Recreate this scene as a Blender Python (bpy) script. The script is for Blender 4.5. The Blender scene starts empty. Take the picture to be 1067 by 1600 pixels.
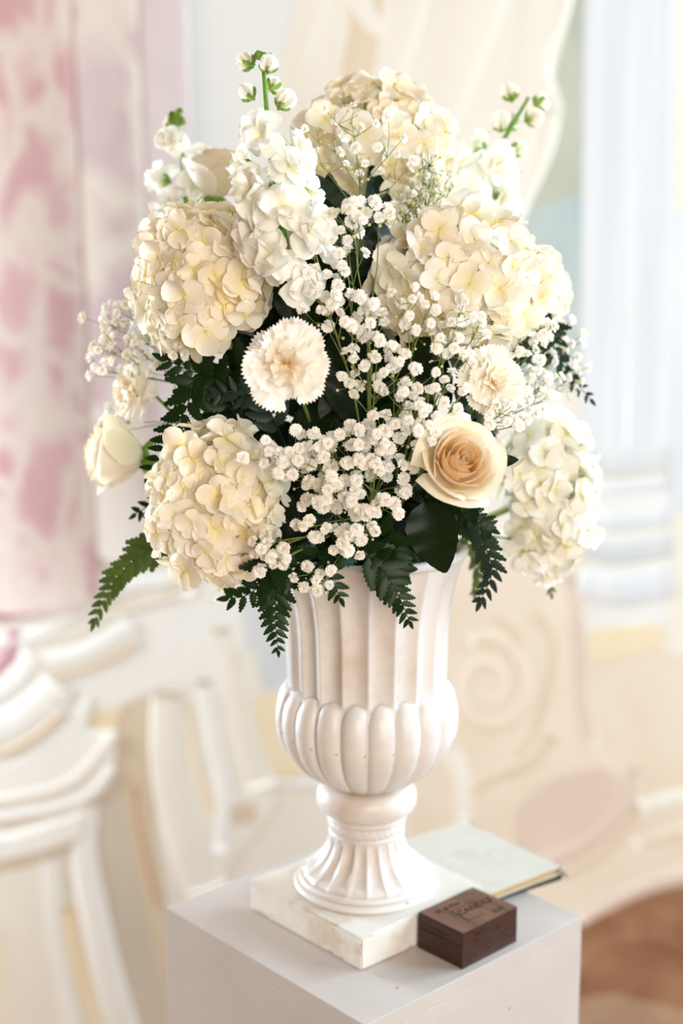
import bpy, bmesh, math, random
from mathutils import Vector, Matrix, noise
R = random.Random(11)
PI = math.pi
C = bpy.context.scene.collection
SC = bpy.context.scene

# ------------------------------------------------------------------ camera
cam = bpy.data.cameras.new('camera')
cam_o = bpy.data.objects.new('camera', cam); C.objects.link(cam_o)
cam_o.location = (-0.031267, -1.339874, 1.679707)
cam_o.rotation_euler = (math.radians(90 - 11.2167), 0, 0)
cam.sensor_fit = 'VERTICAL'; cam.sensor_height = 36.0; cam.sensor_width = 24.0; cam.lens = 50.0
cam.clip_start = 0.05
cam.dof.use_dof = True; cam.dof.focus_distance = 1.205; cam.dof.aperture_fstop = 2.2
SC.camera = cam_o

# ------------------------------------------------------------------ light of the room
w = bpy.data.worlds.new('room_light'); SC.world = w; w.use_nodes = True
bg = w.node_tree.nodes['Background']; bg.inputs[0].default_value = (1.0, 0.64, 0.38, 1); bg.inputs[1].default_value = 0.27
def lamp(name, loc, target, size, energy, col, sy=None):
    d = bpy.data.lights.new(name, 'AREA'); d.energy = energy; d.color = col; d.shape = 'RECTANGLE'
    d.size = size; d.size_y = sy or size
    o = bpy.data.objects.new(name, d); C.objects.link(o); o.location = loc
    o.rotation_euler = (Vector(target) - Vector(loc)).to_track_quat('-Z', 'Y').to_euler()
    return o
lamp('window_light_right', (2.4, -0.25, 2.3), (0, 0, 1.3), 0.9, 50, (0.60, 0.84, 1.0), 1.3)
lamp('window_light_far_right', (2.2, 0.95, 2.2), (0, 0, 1.3), 0.9, 80, (0.66, 0.86, 1.0), 1.3)
lamp('window_light_left', (-1.6, 1.0, 1.32), (0, 0.0, 1.3), 0.5, 72, (0.80, 0.92, 1.0), 1.0)
lamp('front_fill_light', (0.8, -2.5, 1.85), (0, 0, 1.45), 1.6, 62, (1.0, 0.93, 0.83), 1.4)  # added warm fill brightening the flowers from the front, no actual window
SC.cycles.max_bounces = 14; SC.cycles.diffuse_bounces = 9; SC.cycles.transmission_bounces = 10
SC.view_settings.view_transform = 'Standard'
SC.view_settings.look = 'None'
SC.view_settings.exposure = -0.05
SC.view_settings.gamma = 1.0
SC.view_settings.use_curve_mapping = False

# ------------------------------------------------------------------ materials
def lin(c):
    return tuple((x/12.92 if x <= .04045 else ((x+.055)/1.055)**2.4) for x in [v/255 for v in c]) + (1,)
def base_mat(name, rough=.6, spec=.3):
    m = bpy.data.materials.new(name); m.use_nodes = True
    b = m.node_tree.nodes['Principled BSDF']
    b.inputs['Roughness'].default_value = rough
    b.inputs['Specular IOR Level'].default_value = spec
    return m, m.node_tree.nodes, m.node_tree.links, b
def ramp(n, stops):
    r = n.new('ShaderNodeValToRGB'); e = r.color_ramp.elements
    while len(e) < len(stops): e.new(.5)
    for k, (p, c) in enumerate(stops): e[k].position = p; e[k].color = c
    return r
def coords(n, l, scale, kind='Object'):
    t = n.new('ShaderNodeTexCoord'); mp = n.new('ShaderNodeMapping'); mp.inputs['Scale'].default_value = scale
    l.new(t.outputs[kind], mp.inputs[0]); return mp.outputs[0]
def noise_tex(n, l, vec, scale, detail=4, rough=.55, dist=0):
    t = n.new('ShaderNodeTexNoise'); t.inputs['Scale'].default_value = scale; t.inputs['Detail'].default_value = detail
    t.inputs['Roughness'].default_value = rough; t.inputs['Distortion'].default_value = dist
    l.new(vec, t.inputs['Vector']); return t.outputs['Fac']
def bump(n, l, h, b, strength, dist=.002):
    k = n.new('ShaderNodeBump'); k.inputs['Strength'].default_value = strength; k.inputs['Distance'].default_value = dist
    l.new(h, k.inputs['Height']); l.new(k.outputs[0], b.inputs['Normal'])

def fresco(name, a, bcol, scale=6, stretch=(1, 1, .35), lo=.35, hi=.65, dist=.6):
    m, n, l, b = base_mat(name, .95, .03)
    f = noise_tex(n, l, coords(n, l, stretch), scale, 5, .6, dist)
    r = ramp(n, [(lo, lin(a)), (hi, lin(bcol))]); l.new(f, r.inputs[0]); l.new(r.outputs[0], b.inputs['Base Color'])
    bump(n, l, noise_tex(n, l, coords(n, l, (1, 1, .4)), 60, 3), b, .15)
    return m
def marble(name, base, dark, vein, scale=5):
    m, n, l, b = base_mat(name, .75, .2)
    co = coords(n, l, (1.0, 1, .55))
    f = noise_tex(n, l, co, 5, 5, .6, 1.0)
    r = ramp(n, [(.32, lin(dark)), (.62, lin(base))]); l.new(f, r.inputs[0])
    wob = n.new('ShaderNodeTexNoise'); wob.inputs['Scale'].default_value = 7; wob.inputs['Detail'].default_value = 3; l.new(co, wob.inputs['Vector'])
    mx = n.new('ShaderNodeMixRGB'); mx.blend_type = 'ADD'; mx.inputs[0].default_value = .22
    l.new(co, mx.inputs[1]); l.new(wob.outputs['Color'], mx.inputs[2])
    v = n.new('ShaderNodeTexVoronoi'); v.feature = 'DISTANCE_TO_EDGE'; v.inputs['Scale'].default_value = scale*1.6; l.new(mx.outputs[0], v.inputs['Vector'])
    vr = ramp(n, [(.0, (.95, .95, .95, 1)), (.08, (.75, .75, .75, 1)), (.22, (0, 0, 0, 1))]); l.new(v.outputs['Distance'], vr.inputs[0])
    mix = n.new('ShaderNodeMixRGB'); l.new(vr.outputs[0], mix.inputs[0]); l.new(r.outputs[0], mix.inputs[1]); mix.inputs[2].default_value = lin(vein)
    l.new(mix.outputs[0], b.inputs['Base Color'])
    return m
def petal_mat(name, base, mid, tip, trans=.3, rough=.55):
    m, n, l, b = base_mat(name, rough, .2)
    at = n.new('ShaderNodeAttribute'); at.attribute_name = 'shade'
    r = ramp(n, [(0, lin(base)), (.4, lin(mid)), (1, lin(tip))]); l.new(at.outputs['Fac'], r.inputs[0])
    oi = n.new('ShaderNodeObjectInfo')
    hs = n.new('ShaderNodeHueSaturation'); l.new(r.outputs[0], hs.inputs['Color'])
    mr = n.new('ShaderNodeMapRange'); mr.inputs[3].default_value = .55; mr.inputs[4].default_value = 1.4
    l.new(oi.outputs['Random'], mr.inputs[0]); l.new(mr.outputs[0], hs.inputs['Saturation'])
    l.new(hs.outputs[0], b.inputs['Base Color'])
    bump(n, l, noise_tex(n, l, coords(n, l, (1, 1, 1)), 260, 2), b, .12, .001)
    tr = n.new('ShaderNodeBsdfTranslucent'); l.new(hs.outputs[0], tr.inputs[0])
    mx = n.new('ShaderNodeMixShader'); mx.inputs[0].default_value = trans
    out = [x for x in n if x.type == 'OUTPUT_MATERIAL'][0]
    l.new(b.outputs[0], mx.inputs[1]); l.new(tr.outputs[0], mx.inputs[2]); l.new(mx.outputs[0], out.inputs[0])
    return m
def leaf_mat(name, a, bcol, rough=.35, trans=.12):
    m, n, l, b = base_mat(name, rough, .2)
    f = noise_tex(n, l, coords(n, l, (1, 1, 1)), 60, 3)
    r = ramp(n, [(.35, lin(a)), (.7, lin(bcol))]); l.new(f, r.inputs[0]); l.new(r.outputs[0], b.inputs['Base Color'])
    tr = n.new('ShaderNodeBsdfTranslucent'); l.new(r.outputs[0], tr.inputs[0])
    mx = n.new('ShaderNodeMixShader'); mx.inputs[0].default_value = trans
    out = [x for x in n if x.type == 'OUTPUT_MATERIAL'][0]
    l.new(b.outputs[0], mx.inputs[1]); l.new(tr.outputs[0], mx.inputs[2]); l.new(mx.outputs[0], out.inputs[0])
    return m
def plain(name, col, rough=.5, spec=.3, metal=0):
    m, n, l, b = base_mat(name, rough, spec); b.inputs['Metallic'].default_value = metal
    f = noise_tex(n, l, coords(n, l, (1, 1, 1)), 40, 3)
    c = lin(col); r = ramp(n, [(.3, tuple(x*.92 for x in c[:3])+(1,)), (.7, c)]); l.new(f, r.inputs[0]); l.new(r.outputs[0], b.inputs['Base Color'])
    return m
def plaster(name, col, dirt, amount, rough=.4, bumps=.2):
    m, n, l, b = base_mat(name, rough, .4)
    co = coords(n, l, (1, 1, 1))
    f = noise_tex(n, l, co, 9, 6, .65)
    r = ramp(n, [(.34, lin(dirt)), (.34+amount, lin(col))]); l.new(f, r.inputs[0])
    s = n.new('ShaderNodeTexVoronoi'); s.inputs['Scale'].default_value = 55; s.inputs['Randomness'].default_value = 1; l.new(co, s.inputs['Vector'])
    sr = ramp(n, [(.05, (1, 1, 1, 1)), (.10, (0, 0, 0, 1))]); l.new(s.outputs['Distance'], sr.inputs[0])
    g = noise_tex(n, l, co, 14, 2); gr = ramp(n, [(.56, (0, 0, 0, 1)), (.6, (1, 1, 1, 1))]); l.new(g, gr.inputs[0])
    mu = n.new('ShaderNodeMath'); mu.operation = 'MULTIPLY'; l.new(sr.outputs[0], mu.inputs[0]); l.new(gr.outputs[0], mu.inputs[1])
    mix = n.new('ShaderNodeMixRGB'); l.new(mu.outputs[0], mix.inputs[0]); l.new(r.outputs[0], mix.inputs[1]); mix.inputs[2].default_value = lin((120, 98, 80))
    l.new(mix.outputs[0], b.inputs['Base Color'])
    bump(n, l, noise_tex(n, l, co, 35, 5), b, bumps)
    return m
def walnut(name, a, bcol, scale=(6, 60, 60)):
    m, n, l, b = base_mat(name, .42, .4)
    co = coords(n, l, scale)
    f = noise_tex(n, l, co, 1.3, 6, .6, 1.2)
    r = ramp(n, [(.3, lin(a)), (.5, lin(bcol)), (.62, lin(a)), (.8, lin(bcol))]); l.new(f, r.inputs[0])
    l.new(r.outputs[0], b.inputs['Base Color'])
    bump(n, l, noise_tex(n, l, coords(n, l, tuple(x*3 for x in scale)), 3, 4), b, .25, .0006)
    return m

M = dict(
    hyd=petal_mat('hydrangea_petal', (246, 238, 194), (253, 246, 228), (254, 250, 242), .32),
    hydw=petal_mat('white_hydrangea_petal', (244, 242, 214), (252, 250, 240), (254, 252, 248), .32),
    rose=petal_mat('rose_petal', (253, 246, 226), (254, 240, 214), (254, 240, 214), .3, .5),
    rosew=petal_mat('ivory_rose_petal', (253, 248, 230), (254, 246, 230), (254, 240, 214), .3, .5),
    carn=petal_mat('carnation_petal', (254, 236, 196), (254, 246, 228), (254, 250, 244), .32),
    stock=petal_mat('stock_petal', (246, 246, 216), (253, 251, 244), (254, 253, 250), .32),
    gyp=petal_mat('babys_breath_petal', (222, 224, 160), (253, 249, 242), (254, 252, 248), .28),
    eye=plain('hydrangea_eye', (222, 214, 140), .6),
    stalk=leaf_mat('pale_stalk', (150, 165, 90), (190, 196, 130), .5),
    gstem=leaf_mat('babys_breath_stem', (112, 128, 62), (150, 160, 92), .55),
    gbud=plain('babys_breath_bud', (205, 205, 150), .6),
    stem=leaf_mat('green_stem', (96, 138, 44), (136, 172, 70), .45),
    calyx=leaf_mat('calyx_green', (112, 150, 58), (160, 188, 96), .5),
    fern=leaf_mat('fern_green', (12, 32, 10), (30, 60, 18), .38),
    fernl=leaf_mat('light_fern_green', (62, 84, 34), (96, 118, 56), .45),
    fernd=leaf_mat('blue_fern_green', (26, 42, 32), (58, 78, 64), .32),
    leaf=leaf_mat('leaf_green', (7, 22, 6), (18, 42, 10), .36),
    foam=plain('foam_green', (14, 22, 12), .95),
    urn=plaster('urn_paint', (226, 222, 220), (212, 200, 190), .16, .35, .10),
    plinth=plaster('worn_plinth_paint', (222, 216, 208), (198, 180, 160), .13, .6, .55),
    ped=plaster('pedestal_paint', (199, 191, 187), (193, 183, 177), .3, .45, .05),
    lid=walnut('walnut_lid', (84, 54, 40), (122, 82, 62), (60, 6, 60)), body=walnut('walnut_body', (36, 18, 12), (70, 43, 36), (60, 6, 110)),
    ink=plain('burnt_lettering', (48, 28, 20), .8),
    cream=plain('cream_cover', (204, 198, 188), .55), gold=plain('gilt_page_edge', (214, 176, 104), .35, .5, .35),
    black=plain('black_cover', (22, 24, 32), .45), faint=plain('pressed_lettering', (214, 208, 190), .6),
    floor=fresco('stone_floor', (150, 120, 98), (178, 150, 126), 3, (1, 1, 1)),
)

# ------------------------------------------------------------------ mesh helpers
class MB:
    def __init__(s): s.v = []; s.f = []; s.a = []
    def add(s, vs, fs, sh=None):
        o = len(s.v); s.v += [tuple(x) for x in vs]; s.f += [tuple(i+o for i in f) for f in fs]
        s.a += sh if sh is not None else [.5]*len(vs)
    def grid(s, rows, sh=None, close=False):
        nr, nc = len(rows), len(rows[0]); fs = []
        for j in range(nr-1):
            for i in range(nc if close else nc-1):
                i2 = (i+1) % nc; fs.append((j*nc+i, j*nc+i2, (j+1)*nc+i2, (j+1)*nc+i))
        s.add([p for r in rows for p in r], fs, [x for r in sh for x in r] if sh else None)
    def tube(s, pts, rad, n=5, cap=True):
        pts = [Vector(p) for p in pts]; rows = []
        if not hasattr(rad, '__len__'): rad = [rad]*len(pts)
        t0 = (pts[1]-pts[0]).normalized(); x = t0.orthogonal().normalized()
        for i, p in enumerate(pts):
            t = (pts[min(i+1, len(pts)-1)]-pts[max(i-1, 0)]).normalized()
            x = (x - t*x.dot(t)).normalized(); y = t.cross(x)
            rows.append([p+(x*math.cos(2*PI*k/n)+y*math.sin(2*PI*k/n))*rad[i] for k in range(n)])
        o = len(s.v); s.grid(rows, None, True)
        if cap:
            s.f.append(tuple(o+n-1-k for k in range(n))); e = len(s.v)-n; s.f.append(tuple(e+k for k in range(n)))
    def ball(s, c, r, n=6, m=4, M3=None):
        rows = []; c = Vector(c); r = r if hasattr(r, '__len__') else (r, r, r)
        for j in range(m+1):
            th = PI*j/m
            row = []
            for i in range(n):
                p = Vector((r[0]*math.sin(th)*math.cos(2*PI*i/n), r[1]*math.sin(th)*math.sin(2*PI*i/n), r[2]*math.cos(th)))
                row.append(c+(M3 @ p if M3 else p))
            rows.append(row)
        s.grid(rows, [[.5]*n]*(m+1), True)
    def box(s, x0, x1, y0, y1, z0, z1):
        s.add([(x, y, z) for z in (z0, z1) for y in (y0, y1) for x in (x0, x1)],
              [(0, 2, 3, 1), (4, 5, 7, 6), (0, 1, 5, 4), (2, 6, 7, 3), (0, 4, 6, 2), (1, 3, 7, 5)])
    def mesh(s, name, mat, smooth=True, scale=1.0):
        me = bpy.data.meshes.new(name)
        me.from_pydata([tuple(c*scale for c in v) for v in s.v], [], s.f)
        at = me.attributes.new('shade', 'FLOAT', 'POINT'); at.data.foreach_set('value', s.a)
        if smooth: me.polygons.foreach_set('use_smooth', [True]*len(me.polygons))
        if mat: me.materials.append(mat)
        me.update(); return me
def put(name, me, parent=None, mat4=None):
    o = bpy.data.objects.new(name, me); C.objects.link(o)
    if parent: o.parent = parent
    if mat4 is not None: o.matrix_basis = mat4
    return o
def bevel(me, width, seg=2, angle=.5):
    bm = bmesh.new(); bm.from_mesh(me)
    bmesh.ops.remove_doubles(bm, verts=bm.verts, dist=1e-6)
    es = [e for e in bm.edges if len(e.link_faces) == 2 and e.calc_face_angle(0) > angle]
    bmesh.ops.bevel(bm, geom=es, offset=width, segments=seg, affect='EDGES', profile=.5)
    bmesh.ops.recalc_face_normals(bm, faces=bm.faces)
    bm.to_mesh(me); bm.free(); return me
def thing(name, label, cat, loc, group=None):
    o = bpy.data.objects.new(name, None); o.empty_display_size = .02; C.objects.link(o); o.location = loc
    o['label'] = label; o['category'] = cat
    if group: o['group'] = group
    return o
def frame(nrm, spin=0.0, scale=1.0, loc=(0, 0, 0), up=None):
    z = Vector(nrm).normalized(); u = Vector(up) if up else Vector((0, 0, 1))
    x = u.cross(z)
    if x.length < 1e-4: x = Vector((1, 0, 0))
    x.normalize(); y = z.cross(x)
    m = Matrix(((x.x, y.x, z.x), (x.y, y.y, z.y), (x.z, y.z, z.z))) @ Matrix.Rotation(spin, 3, 'Z')
    return Matrix.Translation(loc) @ m.to_4x4() @ Matrix.Scale(scale, 4)
def bez(pts, n=10):
    """smooth polyline through the points"""
    P_ = [Vector(p) for p in pts]; out = []
    for i in range(len(P_)-1):
        a, b = P_[i], P_[i+1]; pa = P_[i-1] if i else a*2-b; pb = P_[i+2] if i+2 < len(P_) else b*2-a
        for k in range(n):
            t = k/n
            out.append(.5*((2*a)+(b-pa)*t+(2*pa-5*a+4*b-pb)*t*t+(3*a-pa-3*b+pb)*t**3))
    out.append(P_[-1]); return out

# ------------------------------------------------------------------ the painted wall: low plaster relief of columns, pedestals, scrolls
YW = 1.15; KD = .24   # the relief is shallow
wb = MB(); wb.box(-2.6, 2.6, YW, YW+.12, 0, 3.2)
wall = put('wall_back', wb.mesh('wall_back', fresco('wall_plaster', (238, 232, 222), (244, 240, 232), 3), False)); wall['kind'] = 'structure'
fb = MB(); fb.box(-2.6, 2.6, -2.4, YW, -.08, 0)
fl = put('floor', fb.mesh('floor', M['floor'], False)); fl['kind'] = 'structure'

F = dict(
    pinkA=marble('pink_marbling', (221, 182, 184), (208, 162, 168), (234, 220, 212), 7),
    pinkB=marble('dusky_pink_marbling', (220, 202, 206), (204, 172, 172), (236, 226, 216), 4.5),
    pinkC=fresco('lilac_paint', (222, 208, 212), (234, 224, 224), 5),
    ringp=fresco('deep_pink_paint', (206, 158, 166), (216, 178, 182), 8),
    pale=fresco('pale_grey_paint', (232, 236, 238), (240, 240, 238), 5, (2, 1, .1)),
    blue=fresco('blue_white_paint', (220, 225, 232), (236, 238, 241), 7, (3, 1, .12)),
    blue2=fresco('blue_grey_paint', (212, 217, 222), (228, 231, 233), 7, (1, 1, 1)),
    white=fresco('white_stone_paint', (242, 241, 236), (250, 249, 246), 5),
    cream=fresco('cream_stone_paint', (238, 233, 222), (246, 242, 234), 5),
    drape=fresco('ivory_drapery_paint', (238, 231, 217), (245, 239, 229), 4),
    drapes=fresco('sand_drapery_paint', (228, 206, 178), (236, 220, 198), 6),
    green=fresco('grey_green_paint', (182, 190, 174), (206, 208, 194), 6, (1, 1, .6)),
    aqua=fresco('grey_blue_paint', (178, 196, 200), (204, 212, 208), 6, (1, 1, .6)),
    tan=fresco('tan_paint', (216, 200, 174), (228, 214, 192), 6),
    grey=fresco('warm_grey_paint', (206, 196, 180), (220, 210, 194), 6),
    ochre=fresco('ochre_paint', (240, 222, 186), (244, 232, 206), 8),
    rust=fresco('rust_paint', (204, 160, 134), (214, 178, 152), 8),
    beige=fresco('beige_stone_paint', (234, 220, 202), (240, 229, 215), 5, (1, 1, .8)),
    sand=fresco('sand_stone_paint', (222, 204, 180), (230, 214, 194), 5, (1, 1, .8)),
    rosy=fresco('rosy_stone_paint', (222, 204, 190), (230, 214, 202), 5, (1, 1, .8)),
    brown=fresco('brown_ground_paint', (146, 104, 80), (172, 132, 104), 7, (1, 1, 1.6)),
    brownl=fresco('light_brown_ground_paint', (172, 142, 120), (190, 162, 138), 7, (1, 1, 1.6)),
)
def smooth2(pts, n):
    return [(p.x, p.y) for p in bez([(a, b, 0) for a, b in pts], n)]
def relief(name, pts, depth, mat, inset=.006, label=None):
    """a flat plaster field standing proud of the wall, its edge rounded"""
    depth *= KD; n = len(pts); area = sum(pts[i][0]*pts[(i+1) % n][1]-pts[(i+1) % n][0]*pts[i][1] for i in range(n))
    if area < 0: pts = pts[::-1]
    ins = []
    for i in range(n):
        a, b, c = Vector(pts[i-1]), Vector(pts[i]), Vector(pts[(i+1) % n])
        e1 = (b-a); e2 = (c-b)
        n1 = Vector((-e1.y, e1.x)).normalized() if e1.length > 1e-9 else Vector((0, 0)); n2 = Vector((-e2.y, e2.x)).normalized() if e2.length > 1e-9 else n1
        m = n1+n2; m = m.normalized() if m.length > 1e-6 else n1
        ins.append(b+m*inset)
    mb = MB()
    rows = [[(x, YW+.002, z) for x, z in pts], [(x, YW-depth*.55, z) for x, z in pts], [(p.x, YW-depth, p.y) for p in ins]]
    mb.grid(rows, None, True); k = len(mb.v)-n; mb.f.append(tuple(k+i for i in range(n)))
    me = mb.mesh(name, mat, False)
    bm = bmesh.new(); bm.from_mesh(me); bmesh.ops.recalc_face_normals(bm, faces=bm.faces); bm.to_mesh(me); bm.free()
    o = put(name, me, wall)
    if label: o['label'] = label
    return o
def shaft(name, xl, xr, z1, z0, sag, depth, mat, label=None, d0=.004, lean=0):
    depth *= KD*1.3; d0 *= KD; mb = MB(); n = 16; rows = []
    for j in range(9):
        row = []
        for i in range(n+1):
            u = -1+2*i/n; q = math.sqrt(max(0, 1-u*u)); zb = z0-sag*q
            z = zb+(z1-zb)*j/8
            row.append(((xl+xr)/2+(xr-xl)/2*u+lean*(1-j/8), YW-d0-depth*q, z))
        row = [(row[0][0], YW+.002, row[0][2])]+row+[(row[-1][0], YW+.002, row[-1][2])]
        rows.append(row)
    mb.grid(rows); nc = n+3
    mb.f.append(tuple(range(nc)))
    o = put(name, mb.mesh(name, mat), wall)
    if label: o['label'] = label
    return o
def strip(name, pts, rad, depth, mat, n=8, label=None, d0=.0):
    """half-round moulding laid along a curve"""
    depth *= KD*.36; d0 *= KD; pts = smooth2(pts, n); mb = MB(); rows = []
    N = len(pts)
    for i, (x, z) in enumerate(pts):
        a, b = pts[max(0, i-1)], pts[min(N-1, i+1)]
        t = Vector((b[0]-a[0], b[1]-a[1])).normalized(); q = Vector((-t.y, t.x))
        r = rad if not hasattr(rad, '__len__') else rad[0]+(rad[1]-rad[0])*i/(N-1)
        row = []
        for k in range(7):
            th = PI*k/6
            row.append((x+q.x*r*math.cos(th), YW-d0-depth*math.sin(th), z+q.y*r*math.cos(th)))
        row = [(row[0][0], YW+.002, row[0][2])]+row+[(row[-1][0], YW+.002, row[-1][2])]
        rows.append(row)
    mb.grid(rows); mb.f.append(tuple(range(9))); k = len(mb.v)-9; mb.f.append(tuple(k+8-i for i in range(9)))
    o = put(name, mb.mesh(name, mat), wall)
    if label: o['label'] = label
    return o
def wx(p): return p[0]
# fields behind
relief('niche_field', [(0.2732, 2.0959),(0.3901, 2.0959),(0.4066, 1.4596),(0.222, 1.4596),(0.228, 1.7112),(0.2916, 1.7965)], .003, F['green'])
relief('niche_field', [(0.2609, 1.7112),(0.3968, 1.7433),(0.4081, 1.4148),(0.2229, 1.4148)], .0045, F['aqua'])
relief('pilaster', [(-0.2953, 2.0959),(-0.0881, 2.0959),(-0.1014, 1.6139),(-0.3003, 1.6139)], .006, F['pale'], label='pale grey painted pilaster between the pink columns and the drapery')
relief('pilaster', [(0.3709, 2.0959),(0.5197, 2.0959),(0.55, 1.2784),(0.3912, 1.2784)], .008, F['blue'], .008, 'bluish white painted pilaster on the right')
strip('pilaster_fillet', [(0.4485, 2.0959),(0.472, 1.3014)], .006, .009, F['pale'], 4, d0=.006)
strip('pilaster_fillet', [(0.4113, 2.0959),(0.4357, 1.3014)], .004, .007, F['blue'], 4, d0=.006)
strip('pilaster_fillet', [(0.5038, 2.0959),(0.5309, 1.3014)], .009, .012, F['blue2'], 4, d0=.004)
relief('pilaster', [(0.5197, 2.0959),(0.6557, 2.0959),(0.7072, 1.1859),(0.5541, 1.1859)], .005, F['cream'])
relief('pilaster', [(0.5306, 1.7112),(0.6775, 1.7112),(0.7206, 0.9488),(0.5578, 0.9488)], .0065, F['blue'])
# columns on the left
shaft('column_shaft', wx((-0.3815, 2.0555)), wx((-0.2877, 2.0555)), 2.3, (-0.6438, 1.1181)[1], .012, .020, F['pinkC'], 'lilac painted column, hindmost of the three', .004, .01)
shaft('column_shaft', wx((-0.4892, 2.0555)), wx((-0.3698, 2.0555)), 2.3, (-0.6441, 1.1133)[1], .018, .034, F['pinkB'], 'dusky pink marbled column in the middle of the three', .008, .012)
shaft('column_shaft', wx((-0.7333, 2.0555)), wx((-0.4785, 2.0555)), 2.3, (-0.647, 1.0506)[1], .05, .052, F['pinkA'], 'pink marbled column in front, veined with cream', .012, .012)
strip('column_ring', [(-0.8007, 0.9873),(-0.6728, 0.9945),(-0.5794, 1.0113),(-0.4832, 1.0471)], .014, .055, F['ringp'], 6, 'deep pink ring at the foot of the front column', .01)
strip('column_ring', [(-0.7263, 0.8576),(-0.6663, 0.8882),(-0.6342, 0.9246),(-0.623, 0.9669)], .02, .05, F['ringp'], 6, 'deep pink ring at the left edge', .012)
strip('base_moulding', [(-0.507, 1.0921),(-0.4151, 1.0862),(-0.2997, 1.1016)], .012, .02, F['cream'], 6, d0=.01)
# stacked base mouldings and pedestal of the front column
relief('pedestal_block', [(-0.4955, 1.0921),(-0.2648, 1.1275),(-0.2174, 1.0684),(-0.204, 0.9488),(-0.188, 0.827),(-0.3397, 0.8638),(-0.5062, 0.79),(-0.6592, 0.79),(-0.7513, 0.827),(-0.7384, 1.0684)], .012, F['white'], .01)
strip('base_moulding', [(-0.7571, 0.9367),(-0.6168, 0.9488),(-0.5226, 0.9825),(-0.4454, 1.0387),(-0.3004, 1.0684)], .016, .05, F['white'], 6, d0=.012)
strip('base_moulding', [(-0.6291, 0.9343),(-0.5236, 0.9548),(-0.4291, 1.0029),(-0.301, 1.0387)], .010, .04, F['cream'], 6, d0=.012)
strip('base_moulding', [(-0.619, 0.9003),(-0.5133, 0.9186),(-0.4304, 0.9609),(-0.4125, 0.9789)], .022, .046, F['white'], 6, d0=.014)
strip('base_moulding', [(-0.5968, 0.8723),(-0.5143, 0.8906),(-0.4433, 0.9186),(-0.4017, 0.9488)], .005, .03, F['sand'], 6, d0=.02)
strip('base_moulding', [(-0.7278, 0.827),(-0.6564, 0.8491),(-0.6078, 0.8882),(-0.5888, 0.9246)], .028, .055, F['white'], 6, d0=.016)
strip('base_moulding', [(-0.7671, 0.7528),(-0.6597, 0.7776),(-0.5873, 0.8208),(-0.548, 0.8638)], .040, .065, F['white'], 6, d0=.018)
strip('base_moulding', [(-0.7333, 0.7217),(-0.6498, 0.7379),(-0.5893, 0.7714),(-0.5429, 0.8147)], .006, .04, F['sand'], 6, d0=.03)
relief('pedestal_block', [(-0.7803, 0.7279),(-0.6387, 0.7217),(-0.5532, 0.79),(-0.4925, 0.8454),(-0.5007, 0.7776),(-0.4453, 0.7776),(-0.4524, 0.7029),(-0.5121, 0.621),(-0.7894, 0.5637)], .030, F['white'], .012)
strip('cornice', [(-0.786, 0.6248),(-0.6662, 0.64),(-0.5339, 0.6753),(-0.4504, 0.7652)], .014, .055, F['cream'], 6, d0=.02)
strip('cornice', [(-0.7881, 0.5867),(-0.6678, 0.6058),(-0.5174, 0.64),(-0.4547, 0.7029)], .010, .05, F['white'], 6, d0=.02)
relief('pedestal_block', [(-0.7894, 0.5637),(-0.6452, 0.5765),(-0.5048, 0.6248),(-0.5141, 0.5637),(-0.5992, 0.5317),(-0.7937, 0.4866)], .036, F['white'], .010)
strip('cornice', [(-0.7945, 0.4711),(-0.6726, 0.5021),(-0.5874, 0.5278),(-0.5446, 0.5484)], .009, .03, F['tan'], 6, d0=.012)
relief('pedestal_die', [(-0.794, 0.4801),(-0.5758, 0.5188),(-0.563, 0.3824),(-0.5429, 0.1012),(-0.815, 0.1012)], .020, F['cream'], .006)
# recess, scroll brackets
relief('recess_field', [(-0.4935, 0.8147),(-0.381, 0.8515),(-0.3711, 0.7776),(-0.3822, 0.5765),(-0.3596, 0.4217),(-0.283, 0.1012),(-0.4563, 0.1012),(-0.5062, 0.4477),(-0.5009, 0.602),(-0.4461, 0.7528),(-0.4952, 0.7652)], .007, F['tan'], .006)
relief('recess_field', [(-0.4987, 0.6652),(-0.4492, 0.7279),(-0.4248, 0.5509),(-0.3965, 0.3955),(-0.364, 0.2365),(-0.382, 0.1012),(-0.4563, 0.1012),(-0.482, 0.4477)], .010, F['grey'], .006)
relief('recess_field', [(-0.4935, 0.8147),(-0.4285, 0.8294),(-0.4477, 0.7776),(-0.4952, 0.7652)], .013, F['ochre'], .004)
strip('scroll_fillet', [(-0.4143, 0.6652),(-0.4105, 0.5892),(-0.3938, 0.4995),(-0.3777, 0.4217)], .004, .010, F['rust'], 6, d0=.009)
strip('scroll_bracket', [(-0.5055, 0.64),(-0.5151, 0.5381),(-0.4998, 0.4217),(-0.4807, 0.3032),(-0.4538, 0.1827),(-0.4261, 0.0738)], (.022, .034), .045, F['white'], 6, 'tall curved bracket under the front pedestal', .012)
strip('scroll_fillet', [(-0.5491, 0.4282),(-0.539, 0.3429),(-0.5135, 0.2365),(-0.4863, 0.1285)], (.012, .016), .02, F['ochre'], 6, d0=.014)
strip('scroll_fillet', [(-0.6739, 0.3693),(-0.6758, 0.2766),(-0.6783, 0.1149)], .008, .02, F['ochre'], 6, d0=.014)
strip('scroll_fillet', [(-0.5774, 0.5381),(-0.5753, 0.4086),(-0.5614, 0.2633),(-0.5367, 0.1012)], .018, .03, F['white'], 6, d0=.014)
relief('pedestal_block', [(-0.3808, 0.8576),(-0.3039, 0.8943),(-0.1867, 0.9367),(-0.1645, 0.827),(-0.1884, 0.79),(-0.1546, 0.6273),(-0.2769, 0.4477),(-0.3372, 0.4477),(-0.3749, 0.6273)], .009, F['cream'], .008)
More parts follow.
